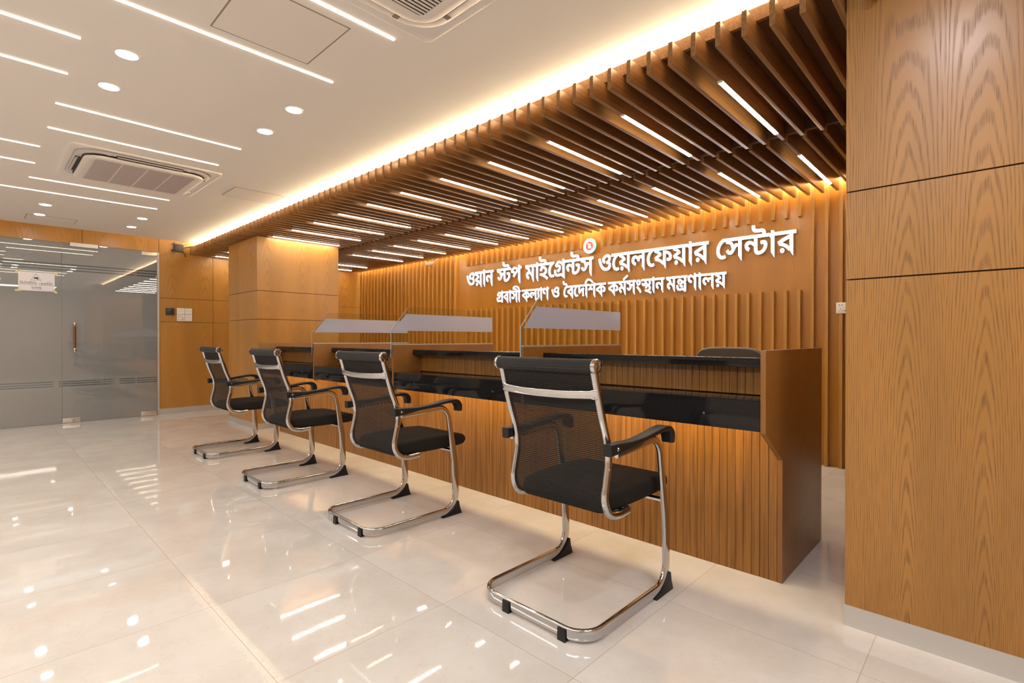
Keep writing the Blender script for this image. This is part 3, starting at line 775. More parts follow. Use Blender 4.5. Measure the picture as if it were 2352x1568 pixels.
for k in range(5):
    a = 2*PI*k/5+0.3; e = (0.26*math.cos(a), -0.24+0.26*math.sin(a))
    lg = MB().cyl((0.02*math.cos(a), -0.24+0.02*math.sin(a), 0.105), (e[0], e[1], 0.070), 0.022, 0.015, 10).build('leg', M_BLACK, oc, smooth=40)
    MB().cyl((e[0]-0.018*math.sin(a), e[1]+0.018*math.cos(a), 0.029), (e[0]+0.018*math.sin(a), e[1]-0.018*math.cos(a), 0.029), 0.028, None, 14).build('caster', M_BLACK, lg, smooth=40)

# ------------------------------------------------------------------ lit Bengali lettering
GLYPHS={'aavowelsign':(291,[[301,622,301,525,202,525,202,0,89,0,89,453,80,473,68,490,54,505,38,516,18,523,-4,525,-10,525,-10,622,8,622,24,621,39,616,54,609,68,597,81,581,92,559,92,564,91,571,90,582,89,593,89,604,89,613,89,688,178,688,201,622]]),
'aivowelsignini':(381,[[283,600,283,616,281,638,276,656,267,670,253,679,234,685,210,687,197,687,152,688,114,692,82,699,55,709,32,722,12,738,-1,753,-12,769,-20,788,-25,809,-29,831,-30,856,-30,865,-30,874,-29,883,-28,891,-27,901,-25,912,82,905,82,899,81,893,80,888,80,883,80,878,80,873,80,859,82,847,84,835,88,824,93,815,99,807,108,800,119,794,132,789,147,786,168,784,194,783,204,783,239,782,269,780,294,775,315,768,334,757,350,744,362,731,371,715,379,696,384,675,388,650,390,622],[391,622,391,525,346,525,325,515,302,503,280,488,259,471,239,451,220,430,203,407,189,381,177,354,167,325,162,295,160,263,162,223,169,189,179,162,193,139,209,122,227,110,246,101,266,96,285,95,298,95,310,96,322,99,334,102,347,107,361,114,406,28,385,17,365,8,344,2,322,-2,300,-4,278,-5,233,-2,192,9,155,26,123,50,96,81,74,117,58,160,48,207,45,260,47,303,54,345,66,384,82,421,100,455,122,487,147,517,174,544,203,568,234,589,265,607,298,622]]),
'anusvara':(438,[[135,317,177,290,216,260,254,228,289,194,323,157,354,120,382,81,409,41,433,1,345,-45,319,-8,293,26,267,59,239,90,210,120,179,149,144,177,107,204,65,230],[69,478,71,506,78,531,89,553,103,573,121,590,142,604,166,614,192,620,219,622,246,620,272,614,296,604,317,590,335,573,349,553,360,531,367,506,369,478,367,451,360,425,349,403,335,382,317,365,296,352,272,341,246,335,219,333,192,335,166,341,142,351,121,365,103,382,89,402,78,425,71,450],[159,478,161,461,166,446,176,434,188,425,203,419,219,417,235,419,250,425,262,434,272,447,277,461,279,478,277,495,272,509,262,521,250,531,235,536,219,538,203,536,188,530,176,521,166,509,161,495]]),
'ba':(618,[[628,622,628,525,529,525,529,0,415,0,390,36,361,70,328,100,292,128,253,153,211,175,166,193,119,207,69,217,23,327,87,362,154,396,224,428,295,458,366,483,438,505,418,469,418,525,-10,525,-10,622],[415,425,436,401,390,386,345,369,300,351,255,331,210,310,165,287,196,279,228,268,261,255,294,238,326,219,357,197,386,172,412,144,435,114,419,107,418,122,417,138,417,153,416,169,416,185,415,201]]),
'da':(627,[[637,622,637,525,190,525,190,241,167,261,193,288,222,314,253,339,287,364,323,387,361,409,401,430,443,450,487,468,570,396,560,377,551,358,544,338,537,318,532,297,529,275,526,252,524,229,524,204,525,175,527,145,532,114,538,82,547,48,557,14,447,-10,436,27,427,62,419,97,414,132,411,169,410,208,410,233,413,258,416,282,421,304,427,326,434,347,442,366,450,384,458,400,489,362,450,344,412,324,375,302,339,278,303,252,268,225,234,196,201,167,169,137,77,197,77,525,-10,525,-10,622]]),
'evowelsign':(381,[[391,622,391,525,346,525,325,515,302,503,280,488,259,471,239,451,220,430,203,407,189,381,177,354,167,325,162,295,160,263,162,223,169,189,179,162,193,139,209,122,227,110,246,101,266,96,285,95,298,95,310,96,322,99,334,102,347,107,361,114,406,28,385,17,365,8,344,2,322,-2,301,-4,278,-5,234,-2,193,9,155,26,123,50,96,81,74,117,58,160,48,207,45,260,48,308,57,353,72,395,92,434,117,470,147,502,181,529,218,552,258,569,194,529,182,528,170,527,156,526,142,526,125,526,106,525,-10,525,-10,622]]),
'evowelsignini':(381,[[391,622,391,525,346,525,325,515,302,503,280,488,259,471,239,451,220,430,203,407,189,381,177,354,167,325,162,295,160,263,162,223,169,189,179,162,193,139,209,122,227,110,246,101,266,96,285,95,298,95,310,96,322,99,334,102,347,107,361,114,406,28,385,17,365,8,344,2,322,-2,300,-4,278,-5,233,-2,192,9,155,26,123,50,96,81,74,117,58,160,48,207,45,260,47,303,54,345,66,384,82,421,100,455,122,487,147,517,174,544,203,568,234,589,265,607,298,622]]),
'gara':(749,[[759,622,759,525,660,525,660,0,547,0,547,411,571,361,553,384,535,407,517,428,499,448,480,466,461,482,442,497,422,509,402,519,381,526,358,530,335,532,305,529,279,521,257,508,237,492,219,474,201,455,189,454,202,462,216,469,233,475,252,480,273,483,297,484,325,482,350,476,372,466,390,454,405,438,417,421,425,402,430,382,432,360,428,324,415,289,394,257,364,226,325,195,276,164,210,259,240,273,266,288,290,304,308,321,319,340,323,360,321,371,317,381,310,390,299,396,286,400,270,401,255,401,241,399,226,395,211,390,195,384,179,376,82,453,105,486,128,517,153,544,179,569,206,589,234,606,264,619,296,626,329,629,361,627,391,621,419,612,447,599,474,582,501,561,529,537,557,510,587,479,551,491,551,501,550,513,549,528,548,546,547,564,547,585,547,688,637,688,659,622],[660,-43,549,-43,540,-22,527,-6,511,7,491,17,469,22,443,24,423,24,404,22,383,20,363,17,341,14,319,11,296,9,272,7,247,7,225,8,201,10,177,14,154,21,131,30,109,42,89,57,71,77,56,101,45,130,38,164,36,204,36,218,37,233,39,248,41,263,43,276,45,288,155,274,153,264,151,253,149,241,148,229,147,217,147,206,149,180,154,158,162,142,173,129,187,119,203,112,221,108,240,105,261,105,283,105,303,107,323,109,341,112,359,115,378,118,396,120,416,121,437,122,458,120,478,116,497,109,515,99,532,85,547,68,547,80,660,121]]),
'i':(559,[[355,622,353,643,347,659,338,671,325,680,306,685,283,687,219,687,174,688,135,692,103,699,76,709,53,722,34,738,20,753,10,769,2,788,-4,809,-8,831,-9,856,-9,865,-8,874,-8,883,-7,892,-5,901,-4,912,104,905,103,899,102,893,102,887,101,882,101,878,101,873,102,859,103,847,106,835,109,824,114,815,121,807,130,800,140,794,153,789,169,786,190,784,215,783,276,783,311,782,341,780,366,775,387,768,406,757,423,744,434,731,444,715,451,696,457,675,460,650,462,622],[256,490,310,487,357,478,396,463,427,443,453,420,472,394,485,367,493,338,495,310,490,259,472,217,442,183,401,157,350,138,288,126,276,157,308,147,341,136,374,123,407,108,440,92,472,74,505,55,537,34,569,12,507,-68,472,-43,438,-20,403,1,368,21,332,39,295,56,257,71,218,85,178,98,136,110,92,120,46,129,66,222,89,216,111,211,134,208,156,205,180,203,205,203,246,204,281,209,310,217,333,227,351,240,364,255,374,271,379,289,381,308,378,333,367,356,350,374,326,387,298,395,265,398,245,397,228,395,214,392,203,388,194,382,187,375,182,367,180,357,179,347,179,343,180,338,181,333,182,329,183,324,185,320,78,303,75,314,72,325,69,337,67,349,66,360,65,371,68,394,76,415,89,434,106,451,128,465,155,476,185,484,219,489],[155,441,150,462,140,481,125,498,106,512,82,524,53,532,111,577,157,565,191,550,218,533,239,515,253,494,263,471,268,444],[568,622,568,525,-10,525,-10,622]]),
'iivowelsign':(291,[[301,525,202,525,202,0,89,0,89,525,-10,525,-10,622,89,622,81,658,69,690,52,718,31,742,6,764,-23,781,-56,796,-92,808,-132,817,-175,823,-221,826,-270,828,-304,827,-333,825,-359,822,-381,819,-399,814,-414,808,-424,801,-430,793,-432,784,-430,776,-425,771,-417,767,-405,765,-390,763,-372,763,-273,763,-238,762,-208,759,-183,754,-163,747,-144,737,-129,725,-117,712,-108,697,-101,681,-96,662,-93,640,-92,615,-198,615,-199,627,-200,638,-203,648,-207,656,-212,662,-219,668,-225,671,-232,674,-240,676,-249,678,-260,679,-273,679,-355,679,-388,680,-417,682,-441,685,-462,690,-480,696,-495,703,-510,713,-522,724,-530,737,-536,752,-539,767,-540,782,-532,820,-509,852,-471,880,-416,900,-346,913,-259,917,-128,909,-18,885,72,846,139,789,183,714,204,622,301,622]]),
'ivowelsign':(291,[[301,622,301,525,202,525,202,0,89,0,89,525,-10,525,-10,622,85,622,74,635,63,648,51,663,40,677,30,691,20,705,50,751,80,791,110,825,141,853,174,877,209,894,246,907,287,914,331,917,363,916,395,913,426,907,456,900,487,889,518,876,551,861,585,843,620,822,658,798,699,772,743,743,684,666,635,699,591,728,551,753,514,774,479,791,446,804,413,813,379,818,344,820,312,818,283,812,257,801,234,788,213,772,194,754,176,733,160,712,146,690,152,679,159,668,167,656,176,644,185,633,195,622]]),
'ka':(840,[[850,622,850,525,524,525,524,465,525,432,525,0,412,0,388,36,359,69,326,101,290,129,250,154,209,176,164,194,118,207,69,217,23,327,87,362,153,395,222,426,292,455,363,481,434,503,414,469,414,525,-10,525,-10,622],[412,422,433,398,403,389,372,378,342,367,312,355,282,342,252,329,223,315,194,301,165,287,197,279,229,268,261,254,294,237,325,218,356,195,384,171,409,144,431,115,417,107,416,120,415,134,414,149,413,165,413,181,412,199],[803,268,801,247,797,226,790,205,779,187,764,171,744,157,720,146,691,140,656,138,644,138,632,138,621,139,610,140,600,142,590,143,594,240,598,240,603,239,607,239,613,238,620,238,627,238,651,240,668,245,679,253,686,263,690,275,692,288,686,314,671,337,646,359,610,377,565,391,510,403,512,500,563,491,612,477,658,459,699,437,734,411,763,381,785,347,799,309]]),
'la':(761,[[771,622,771,525,671,525,671,0,558,0,558,322,578,276,566,294,552,311,537,326,521,337,504,344,486,346,478,346,470,344,461,341,452,337,445,330,438,322,433,310,430,296,429,279,429,273,429,267,430,261,430,256,431,251,431,245,335,239,331,262,324,282,315,301,303,317,290,330,276,340,259,348,241,352,222,354,208,353,196,350,185,346,175,340,167,333,161,324,156,315,153,304,152,292,155,269,165,249,181,232,202,218,227,205,255,194,221,96,186,108,153,122,123,139,98,159,76,182,58,206,45,234,37,264,35,297,37,328,45,355,58,380,76,402,97,419,122,434,149,444,178,451,209,453,245,451,277,444,305,433,331,418,357,397,383,370,366,374,376,396,388,413,405,427,424,437,444,442,464,444,487,443,508,438,527,430,545,420,563,407,580,392,563,376,562,391,561,405,560,419,559,434,558,448,558,463,558,525,-10,525,-10,622]]),
'ma':(637,[[647,622,647,525,548,525,548,0,435,0,435,132,452,79,428,112,405,142,381,170,358,194,335,215,311,232,287,244,261,252,234,254,216,253,200,248,186,240,175,228,169,214,166,196,169,179,176,164,187,151,203,140,223,130,247,120,213,18,177,31,146,47,119,65,97,84,80,106,66,128,57,152,51,176,49,200,52,232,60,261,73,285,91,305,112,322,136,334,162,343,188,349,215,350,249,349,281,343,311,334,339,322,365,306,389,287,412,265,435,240,457,212,438,201,437,217,436,233,436,249,435,265,435,281,435,297,435,525,-10,525,-10,622],[313,322,313,318,313,313,313,308,312,303,312,297,311,292,200,321,197,353,191,380,182,402,169,420,152,435,130,447,102,457,68,464,28,469,49,560,102,545,137,540,169,533,198,523,223,511,245,496,263,479,279,460,292,438,301,413,308,385,312,355]]),
'na':(624,[[634,622,634,525,535,525,535,0,422,0,422,221,440,168,418,195,396,221,371,244,347,266,322,284,296,299,271,311,246,318,222,320,203,319,187,314,173,306,161,295,155,280,152,262,154,247,160,233,170,220,184,209,203,198,226,188,174,91,134,111,100,135,72,163,51,196,39,230,35,267,38,299,46,328,59,353,77,373,98,390,122,403,148,412,175,417,201,419,233,417,263,412,291,404,318,392,345,378,370,361,395,341,419,320,443,295,425,287,424,303,423,319,422,335,422,351,422,367,422,382,422,525,-10,525,-10,622]]),
'natara':(722,[[490,286,469,286,449,288,430,291,413,295,395,301,377,309,359,319,339,331,318,346,301,358,287,368,275,374,265,379,255,381,245,382,235,381,226,378,218,374,212,367,208,359,207,349,208,340,211,331,217,322,224,314,232,305,242,296,170,225,151,243,134,262,118,283,106,306,98,331,96,360,98,386,104,408,115,427,129,443,145,457,164,467,183,474,203,478,223,480,252,478,277,473,301,465,323,454,347,440,373,422,397,406,416,393,432,384,447,379,462,375,479,374,496,376,511,381,523,390,531,402,536,418,538,437,536,460,529,481,518,502,503,522,487,539,468,555,584,572,595,561,605,549,616,534,626,519,634,502,642,483,648,464,651,443,652,421,648,381,634,348,611,321,579,301,539,290],[732,622,732,525,-10,525,-10,622],[476,369,502,369,524,366,543,362,559,357,574,349,587,340,600,330,611,317,620,302,627,283,631,258,633,228,633,-117,520,-117,509,-94,496,-76,481,-63,463,-55,444,-51,422,-49,403,-49,383,-51,364,-53,345,-56,326,-59,306,-62,286,-64,265,-66,242,-66,219,-65,195,-63,172,-59,148,-53,126,-44,105,-32,85,-17,68,2,54,25,43,53,37,85,35,123,35,136,36,149,38,164,39,178,42,191,44,204,154,188,152,180,151,171,149,161,148,152,148,141,148,131,149,105,155,84,164,68,177,55,191,46,206,39,223,35,239,33,254,32,274,33,293,34,311,37,328,40,345,43,361,45,378,47,394,49,411,49,433,48,453,44,472,37,490,27,506,13,520,-5,520,224,519,236,518,246,516,254,513,261,509,266,505,271,500,274,494,277,488,279,482,280,475,281,467,281,454,280,441,278,428,274,415,269,403,263,392,255,381,247,372,239,365,230,359,221,356,213,354,204,355,197,358,191,362,186,369,183,378,181,390,180,396,180,402,180,408,181,414,181,419,182,424,183,436,97,427,95,417,93,405,91,392,90,378,89,362,89,341,90,321,93,303,99,286,108,272,118,261,132,252,147,247,166,245,187,247,211,254,234,265,256,280,277,297,296,318,314,341,330,366,344,393,355,420,363,448,368]]),
'natta':(868,[[191,457,222,455,250,450,276,442,300,432,324,418,347,401,371,382,397,360,425,335,378,259,352,285,325,309,297,329,269,345,240,355,212,358,195,356,181,352,169,346,160,336,154,324,152,309,154,295,159,283,167,272,179,262,195,252,215,243,164,147,127,166,95,189,69,216,50,246,39,278,35,313,37,344,45,371,58,394,75,414,94,429,117,441,141,450,165,455],[878,622,878,525,483,525,483,214,483,192,485,173,487,160,490,150,494,142,499,135,511,126,528,120,548,118,569,120,589,125,608,132,627,143,645,156,662,172,677,189,690,206,700,223,707,242,712,260,713,279,712,293,707,306,700,316,689,323,674,328,656,329,648,329,639,329,632,328,624,327,617,326,609,324,594,419,608,423,622,425,636,427,651,429,667,430,685,430,715,429,741,423,763,414,782,401,798,386,810,367,818,346,823,322,825,296,822,259,814,223,800,189,782,157,760,128,735,101,708,78,679,59,647,43,613,31,578,24,541,21,511,23,486,26,464,32,446,40,430,49,416,60,404,74,393,91,383,111,376,136,371,169,370,210,370,334,373,351,372,365,371,380,371,395,370,410,370,426,370,441,370,525,-10,525,-10,622],[669,622,667,643,661,659,652,671,639,680,620,685,596,687,515,687,470,688,431,692,399,699,372,709,349,722,330,738,316,753,306,769,298,788,292,809,288,831,287,856,287,865,288,874,288,883,289,891,291,901,292,912,400,905,399,899,398,893,398,888,397,883,397,878,397,873,398,859,399,847,402,835,405,824,410,815,417,807,426,800,436,794,449,789,465,786,486,784,511,783,590,783,625,782,655,780,680,775,701,768,720,757,737,744,748,731,757,715,765,696,771,675,774,650,776,622]]),
'nna':(635,[[645,622,645,525,546,525,546,0,433,0,433,423,455,364,430,396,406,425,381,451,356,474,331,493,306,509,281,521,256,527,230,530,215,529,201,526,189,521,178,514,169,505,161,495,156,483,153,470,152,455,153,439,157,425,164,411,174,399,188,389,205,381,227,374,254,369,287,366,275,252,225,260,181,272,142,287,109,307,82,330,61,357,46,387,37,420,34,457,37,491,45,521,58,549,76,573,97,593,123,608,151,620,181,627,212,629,246,627,278,621,307,611,334,598,360,581,385,562,409,541,433,518,457,493,437,493,436,508,435,525,434,542,433,559,433,576,433,592,433,688,522,688,545,622]]),
'o':(766,[[523,629,577,625,622,611,657,589,684,558,699,521,704,478,702,446,693,415,678,387,658,362,634,338,606,317,574,298,539,280,501,265,460,361,495,374,526,389,552,406,572,425,584,449,588,475,586,493,581,507,571,518,558,527,541,532,521,534,501,533,482,529,463,524,446,516,429,508,414,498,400,488,389,477,379,466,373,455,368,445,367,435,368,427,371,420,376,413,384,407,397,402,415,399,390,301,347,310,313,324,286,344,266,369,255,396,251,426,253,452,261,478,273,502,290,526,310,547,334,567,361,585,390,600,421,612,454,622,488,627],[714,219,707,167,685,121,649,83,601,54,542,37,473,32,423,34,375,42,330,54,286,73,245,97,206,129,169,167,135,213,103,268,73,331,45,403,20,484,128,515,156,428,185,354,217,292,250,241,287,201,326,171,368,150,415,137,465,133,501,136,532,144,560,157,581,176,594,200,598,229,595,252,587,271,574,288,556,303,536,315,513,325,619,372,645,353,668,331,687,307,702,280,711,251]]),
'pa':(748,[[758,622,758,525,659,525,659,0,546,0,546,393,557,338,535,369,513,397,491,422,470,445,449,465,428,483,407,498,387,510,366,520,344,526,322,530,300,532,274,530,250,525,227,517,206,506,186,492,168,476,150,458,132,439,114,417,109,432,122,439,135,446,149,452,163,457,179,460,197,461,229,458,255,448,274,432,287,412,295,390,298,365,298,356,298,347,297,338,297,331,296,325,294,321,268,329,276,337,283,345,292,354,300,363,309,371,318,380,328,389,337,398,346,406,468,514,536,444,244,175,164,250,254,333,217,285,180,261,190,273,198,285,206,297,211,309,214,322,215,334,214,349,209,361,201,371,191,378,179,382,165,383,155,382,146,381,137,379,127,375,117,371,107,365,16,449,45,485,74,517,103,545,132,570,161,591,192,607,224,619,258,627,295,629,329,627,361,621,391,611,419,596,447,579,475,557,502,532,531,503,560,471,552,458,550,473,549,489,548,507,547,524,546,542,546,561,546,688,635,688,658,622]]),
'para':(795,[[805,622,805,525,706,525,706,108,593,108,593,393,604,338,582,369,559,397,538,422,517,445,496,465,475,483,454,498,433,510,412,520,391,526,369,530,347,532,321,530,297,525,274,517,253,506,233,492,215,476,196,458,179,439,161,417,156,432,169,439,182,446,196,452,210,457,226,460,244,461,276,458,302,448,321,432,334,412,342,390,345,365,345,356,344,347,344,338,343,331,343,325,341,321,315,329,322,337,330,345,338,354,347,363,356,371,365,380,375,389,384,398,393,406,514,514,583,444,291,175,211,250,301,333,264,285,227,261,237,273,245,285,252,297,258,309,261,322,262,334,260,349,256,361,248,371,238,378,226,382,211,383,202,382,193,381,183,379,174,375,164,371,154,365,63,449,92,485,121,517,149,545,178,570,208,591,239,607,271,619,305,627,342,629,376,627,408,621,437,611,466,596,494,579,521,557,549,532,578,503,607,471,598,458,597,473,596,489,594,507,594,524,593,542,593,561,593,688,682,688,705,622],[706,-43,595,-43,588,-28,580,-16,571,-5,560,4,547,11,533,17,518,21,500,23,482,24,449,23,416,20,382,15,346,11,308,8,268,7,242,8,217,10,190,14,164,20,139,29,114,41,92,56,73,75,57,99,45,128,38,162,36,202,36,215,37,230,39,245,41,261,43,275,46,288,155,274,153,265,151,255,149,243,148,231,147,219,147,207,148,182,154,161,163,144,176,130,191,120,210,113,230,108,253,105,277,105,311,106,343,108,374,113,404,118,436,121,470,122,494,120,517,116,539,108,559,98,577,84,593,68,593,186,706,186]]),
'pha':(869,[[879,622,879,525,150,525,153,533,178,526,202,516,225,505,248,493,269,479,290,465,309,451,326,437,342,423,351,346,331,337,310,328,288,318,267,308,245,298,225,287,204,277,185,266,167,255,163,265,196,258,230,249,264,237,297,223,329,207,361,189,390,169,418,147,443,122,442,133,442,145,442,156,441,167,441,179,441,191,441,494,476,494,517,493,556,490,593,485,628,478,661,469,692,457,721,442,748,423,773,402,791,383,806,362,817,340,825,317,830,293,832,268,831,247,826,226,819,205,807,187,792,171,773,157,749,146,720,140,685,138,673,138,661,138,650,139,639,140,628,142,618,143,623,240,627,239,631,239,636,238,642,238,648,238,656,238,680,240,697,244,708,253,715,263,719,275,721,288,716,312,702,334,679,355,647,373,605,386,554,393,554,0,441,0,413,33,383,62,349,88,313,112,273,132,231,149,184,164,134,176,80,186,37,291,57,303,77,315,98,327,119,339,141,351,163,363,186,374,208,385,230,396,202,413,173,428,141,442,107,454,71,464,32,472,67,550,92,525,-10,525,-10,622]]),
'ra':(618,[[628,622,628,525,529,525,529,0,415,0,390,36,361,70,328,100,292,128,253,153,211,175,166,193,119,207,69,217,23,327,87,362,154,396,224,428,295,458,366,483,438,505,418,469,418,525,-10,525,-10,622],[415,425,436,401,390,386,345,369,300,351,255,331,210,310,165,287,196,279,228,268,261,255,294,238,326,219,357,197,386,172,412,144,435,114,419,107,418,122,417,138,417,153,416,169,416,185,415,201],[175,-10,157,-8,141,-1,126,10,115,24,109,40,107,59,109,78,115,95,126,109,141,120,157,127,175,129,194,127,210,120,224,109,235,95,242,78,244,59,242,40,235,24,224,10,210,-1,194,-8]]),
'reph':(0,[[-285,731,54,917,101,836,-233,644]]),
'sa':(699,[[709,622,709,525,610,525,610,0,497,0,497,329,521,279,506,298,492,313,479,326,467,335,455,340,443,342,435,341,427,339,420,335,412,328,404,319,395,306,384,289,370,267,354,240,336,212,319,187,303,166,286,148,270,134,253,124,235,117,214,113,192,111,173,112,154,116,136,122,118,130,101,142,84,157,66,177,48,201,30,229,112,279,126,257,138,239,150,228,160,220,172,215,185,213,194,214,203,217,212,221,221,228,231,238,241,252,253,270,267,292,282,320,306,349,324,380,340,403,357,420,374,432,393,438,414,440,432,439,450,434,466,426,482,414,500,400,519,381,502,378,500,392,499,405,498,419,497,433,497,446,497,460,497,525,-10,525,-10,622],[252,255,246,294,239,328,232,356,224,380,213,399,198,415,180,428,158,439,133,447,103,454,69,460,29,465,59,567,124,537,160,530,191,522,217,513,239,503,259,491,274,477,287,461,298,443,306,423,312,399,316,373,320,343]]),
'satha':(736,[[512,286,466,289,425,300,389,317,358,341,333,370,314,405,329,407,322,387,314,366,304,346,291,328,276,311,259,297,238,286,215,280,189,278,170,279,151,282,132,287,114,295,96,307,78,322,60,342,42,366,23,395,104,445,119,421,133,403,145,392,156,385,168,381,180,380,194,381,207,386,219,393,229,404,238,420,245,439,250,464,254,495,256,531,364,531,368,510,374,489,381,470,389,451,399,435,410,419,422,406,435,395,449,386,465,379,482,376,500,374,519,376,534,382,546,391,554,403,559,419,561,437,559,460,552,481,541,502,527,522,510,539,492,555,608,572,619,561,629,549,639,535,649,519,658,502,665,483,671,464,674,443,676,421,671,379,656,344,632,318,600,300,560,290],[746,622,746,525,-10,525,-10,622],[454,324,493,323,527,318,557,310,584,299,606,286,624,271,639,255,651,239,660,221,666,203,669,186,670,169,668,143,663,120,653,100,640,82,624,67,605,54,584,42,561,33,535,25,508,19,480,13,451,9,474,61,500,54,527,47,557,37,587,27,618,16,649,3,679,-10,707,-24,734,-39,688,-120,650,-99,613,-81,578,-65,544,-51,510,-38,476,-27,443,-17,408,-8,374,0,338,8,300,15,260,21,278,112,300,107,323,102,346,99,370,96,395,94,419,93,466,96,502,103,528,114,544,130,554,149,557,171,555,193,546,211,532,225,514,236,493,242,468,245,447,243,431,239,419,232,411,223,406,213,404,200,404,194,405,189,406,184,407,179,409,175,410,171,304,157,300,167,297,177,294,188,292,198,291,208,291,217,293,239,300,259,312,276,328,291,347,303,370,312,395,319,423,323]]),
'satta':(995,[[192,111,173,112,154,116,136,122,118,130,101,142,84,157,66,177,48,201,30,229,112,279,126,257,138,239,150,228,160,220,172,215,185,213,194,214,203,217,212,221,221,228,231,238,241,252,253,270,267,292,282,320,306,349,324,380,341,404,357,421,374,432,393,438,414,440,432,439,450,434,466,426,482,414,500,400,519,381,532,330,521,280,506,298,492,313,479,326,467,335,455,340,443,342,435,341,427,339,420,335,412,328,404,319,395,306,384,289,370,267,354,240,336,212,319,187,303,166,286,148,270,134,253,124,235,117,214,113],[252,255,246,294,239,328,232,356,224,380,213,399,198,415,180,428,158,439,133,447,103,454,69,460,29,465,59,567,124,537,160,530,191,522,217,513,239,503,259,491,274,477,287,461,298,443,306,423,312,399,316,373,320,343],[1005,622,1005,525,610,525,610,214,610,192,612,173,614,160,617,150,621,142,626,135,638,126,654,120,675,118,696,120,716,125,735,132,754,143,772,156,789,172,804,189,817,206,827,223,834,242,838,260,840,279,838,293,834,306,827,316,816,323,801,328,783,329,775,329,767,329,759,328,751,327,743,326,736,324,721,419,735,423,749,425,763,427,778,429,794,430,812,430,841,429,868,423,890,414,909,401,924,386,937,367,945,346,950,322,952,296,949,259,941,223,927,189,909,157,887,128,862,101,835,78,805,59,774,43,740,31,705,24,668,21,638,23,613,26,591,32,573,40,557,49,543,60,531,74,520,91,510,111,503,136,498,169,497,210,497,367,500,385,499,399,498,414,498,429,497,445,497,460,497,476,497,525,-10,525,-10,622],[796,622,794,643,788,659,779,671,765,680,747,685,723,687,642,687,597,688,558,692,526,699,499,709,476,722,456,738,443,753,432,769,424,788,419,809,415,831,414,856,414,865,415,874,415,883,416,891,418,901,419,912,527,905,526,899,525,893,525,888,524,883,524,878,524,873,524,859,526,847,528,835,532,824,537,815,544,807,552,800,563,794,576,789,592,786,612,784,638,783,717,783,752,782,782,780,807,775,828,768,847,757,863,744,875,731,884,715,892,696,897,675,901,650,903,622]]),
'sha':(701,[[711,622,711,525,612,525,612,0,499,0,499,509,503,531,502,543,501,555,500,567,500,580,499,592,499,605,499,688,588,688,612,622],[351,629,378,627,403,622,425,614,446,603,466,588,484,571,501,552,516,530,529,506,527,382,505,424,481,460,456,491,428,514,398,527,365,532,345,530,327,524,311,514,299,500,292,483,290,461,293,439,303,420,320,404,344,393,376,385,414,382,403,276,359,281,322,291,290,305,264,324,243,346,228,371,217,399,211,430,208,464,211,499,217,530,228,557,243,579,261,597,281,611,304,621,327,627],[80,629,109,627,137,621,163,611,187,596,208,577,226,553,239,524,247,490,249,450,247,421,240,393,230,366,214,341,193,320,167,301,136,287,98,279,55,276,44,381,74,383,98,388,118,394,134,402,147,412,156,422,162,434,165,447,167,459,164,481,156,499,143,513,125,523,103,530,77,532,64,531,51,531,39,530,27,528,14,525,0,521,-11,620,6,623,22,625,36,627,51,628,66,629]]),
'yapostform':(275,[[285,622,285,525,208,525,267,545,247,527,231,510,217,494,206,478,198,463,192,447,188,430,186,412,185,392,186,370,189,347,193,323,199,299,204,275,210,250,215,225,218,199,219,174,218,148,215,124,210,100,202,78,191,57,177,37,159,19,136,2,110,-14,78,-28,41,-41,-2,-52,-28,43,7,53,36,64,59,76,75,90,88,105,96,121,101,138,103,156,104,175,104,201,101,226,96,250,91,274,85,298,79,321,75,344,72,368,71,392,72,413,74,432,78,449,83,465,91,481,100,496,111,512,124,528,139,545,137,525,-10,525,-10,622]]),
'yya':(652,[[662,622,662,525,562,525,562,0,449,0,421,33,390,63,356,89,319,112,279,133,235,150,188,165,136,177,80,186,37,291,57,303,77,315,98,327,119,339,141,351,163,363,186,374,208,385,230,396,202,413,173,428,141,442,107,454,71,464,32,472,67,550,92,525,-10,525,-10,622],[449,525,152,525,153,533,178,526,202,516,225,505,248,493,269,479,290,465,309,451,326,437,342,423,351,346,331,337,310,328,288,318,267,308,245,298,225,287,204,277,185,266,167,255,162,264,201,257,240,247,279,234,317,217,353,198,388,177,419,152,448,126,473,97,455,90,453,106,451,123,450,140,450,157,450,174,449,192],[175,-20,157,-18,140,-11,126,0,115,14,108,31,106,49,108,68,115,85,126,99,140,110,157,117,175,119,194,117,210,110,224,99,235,85,241,68,243,49,241,31,235,14,224,0,210,-11,194,-18]])}

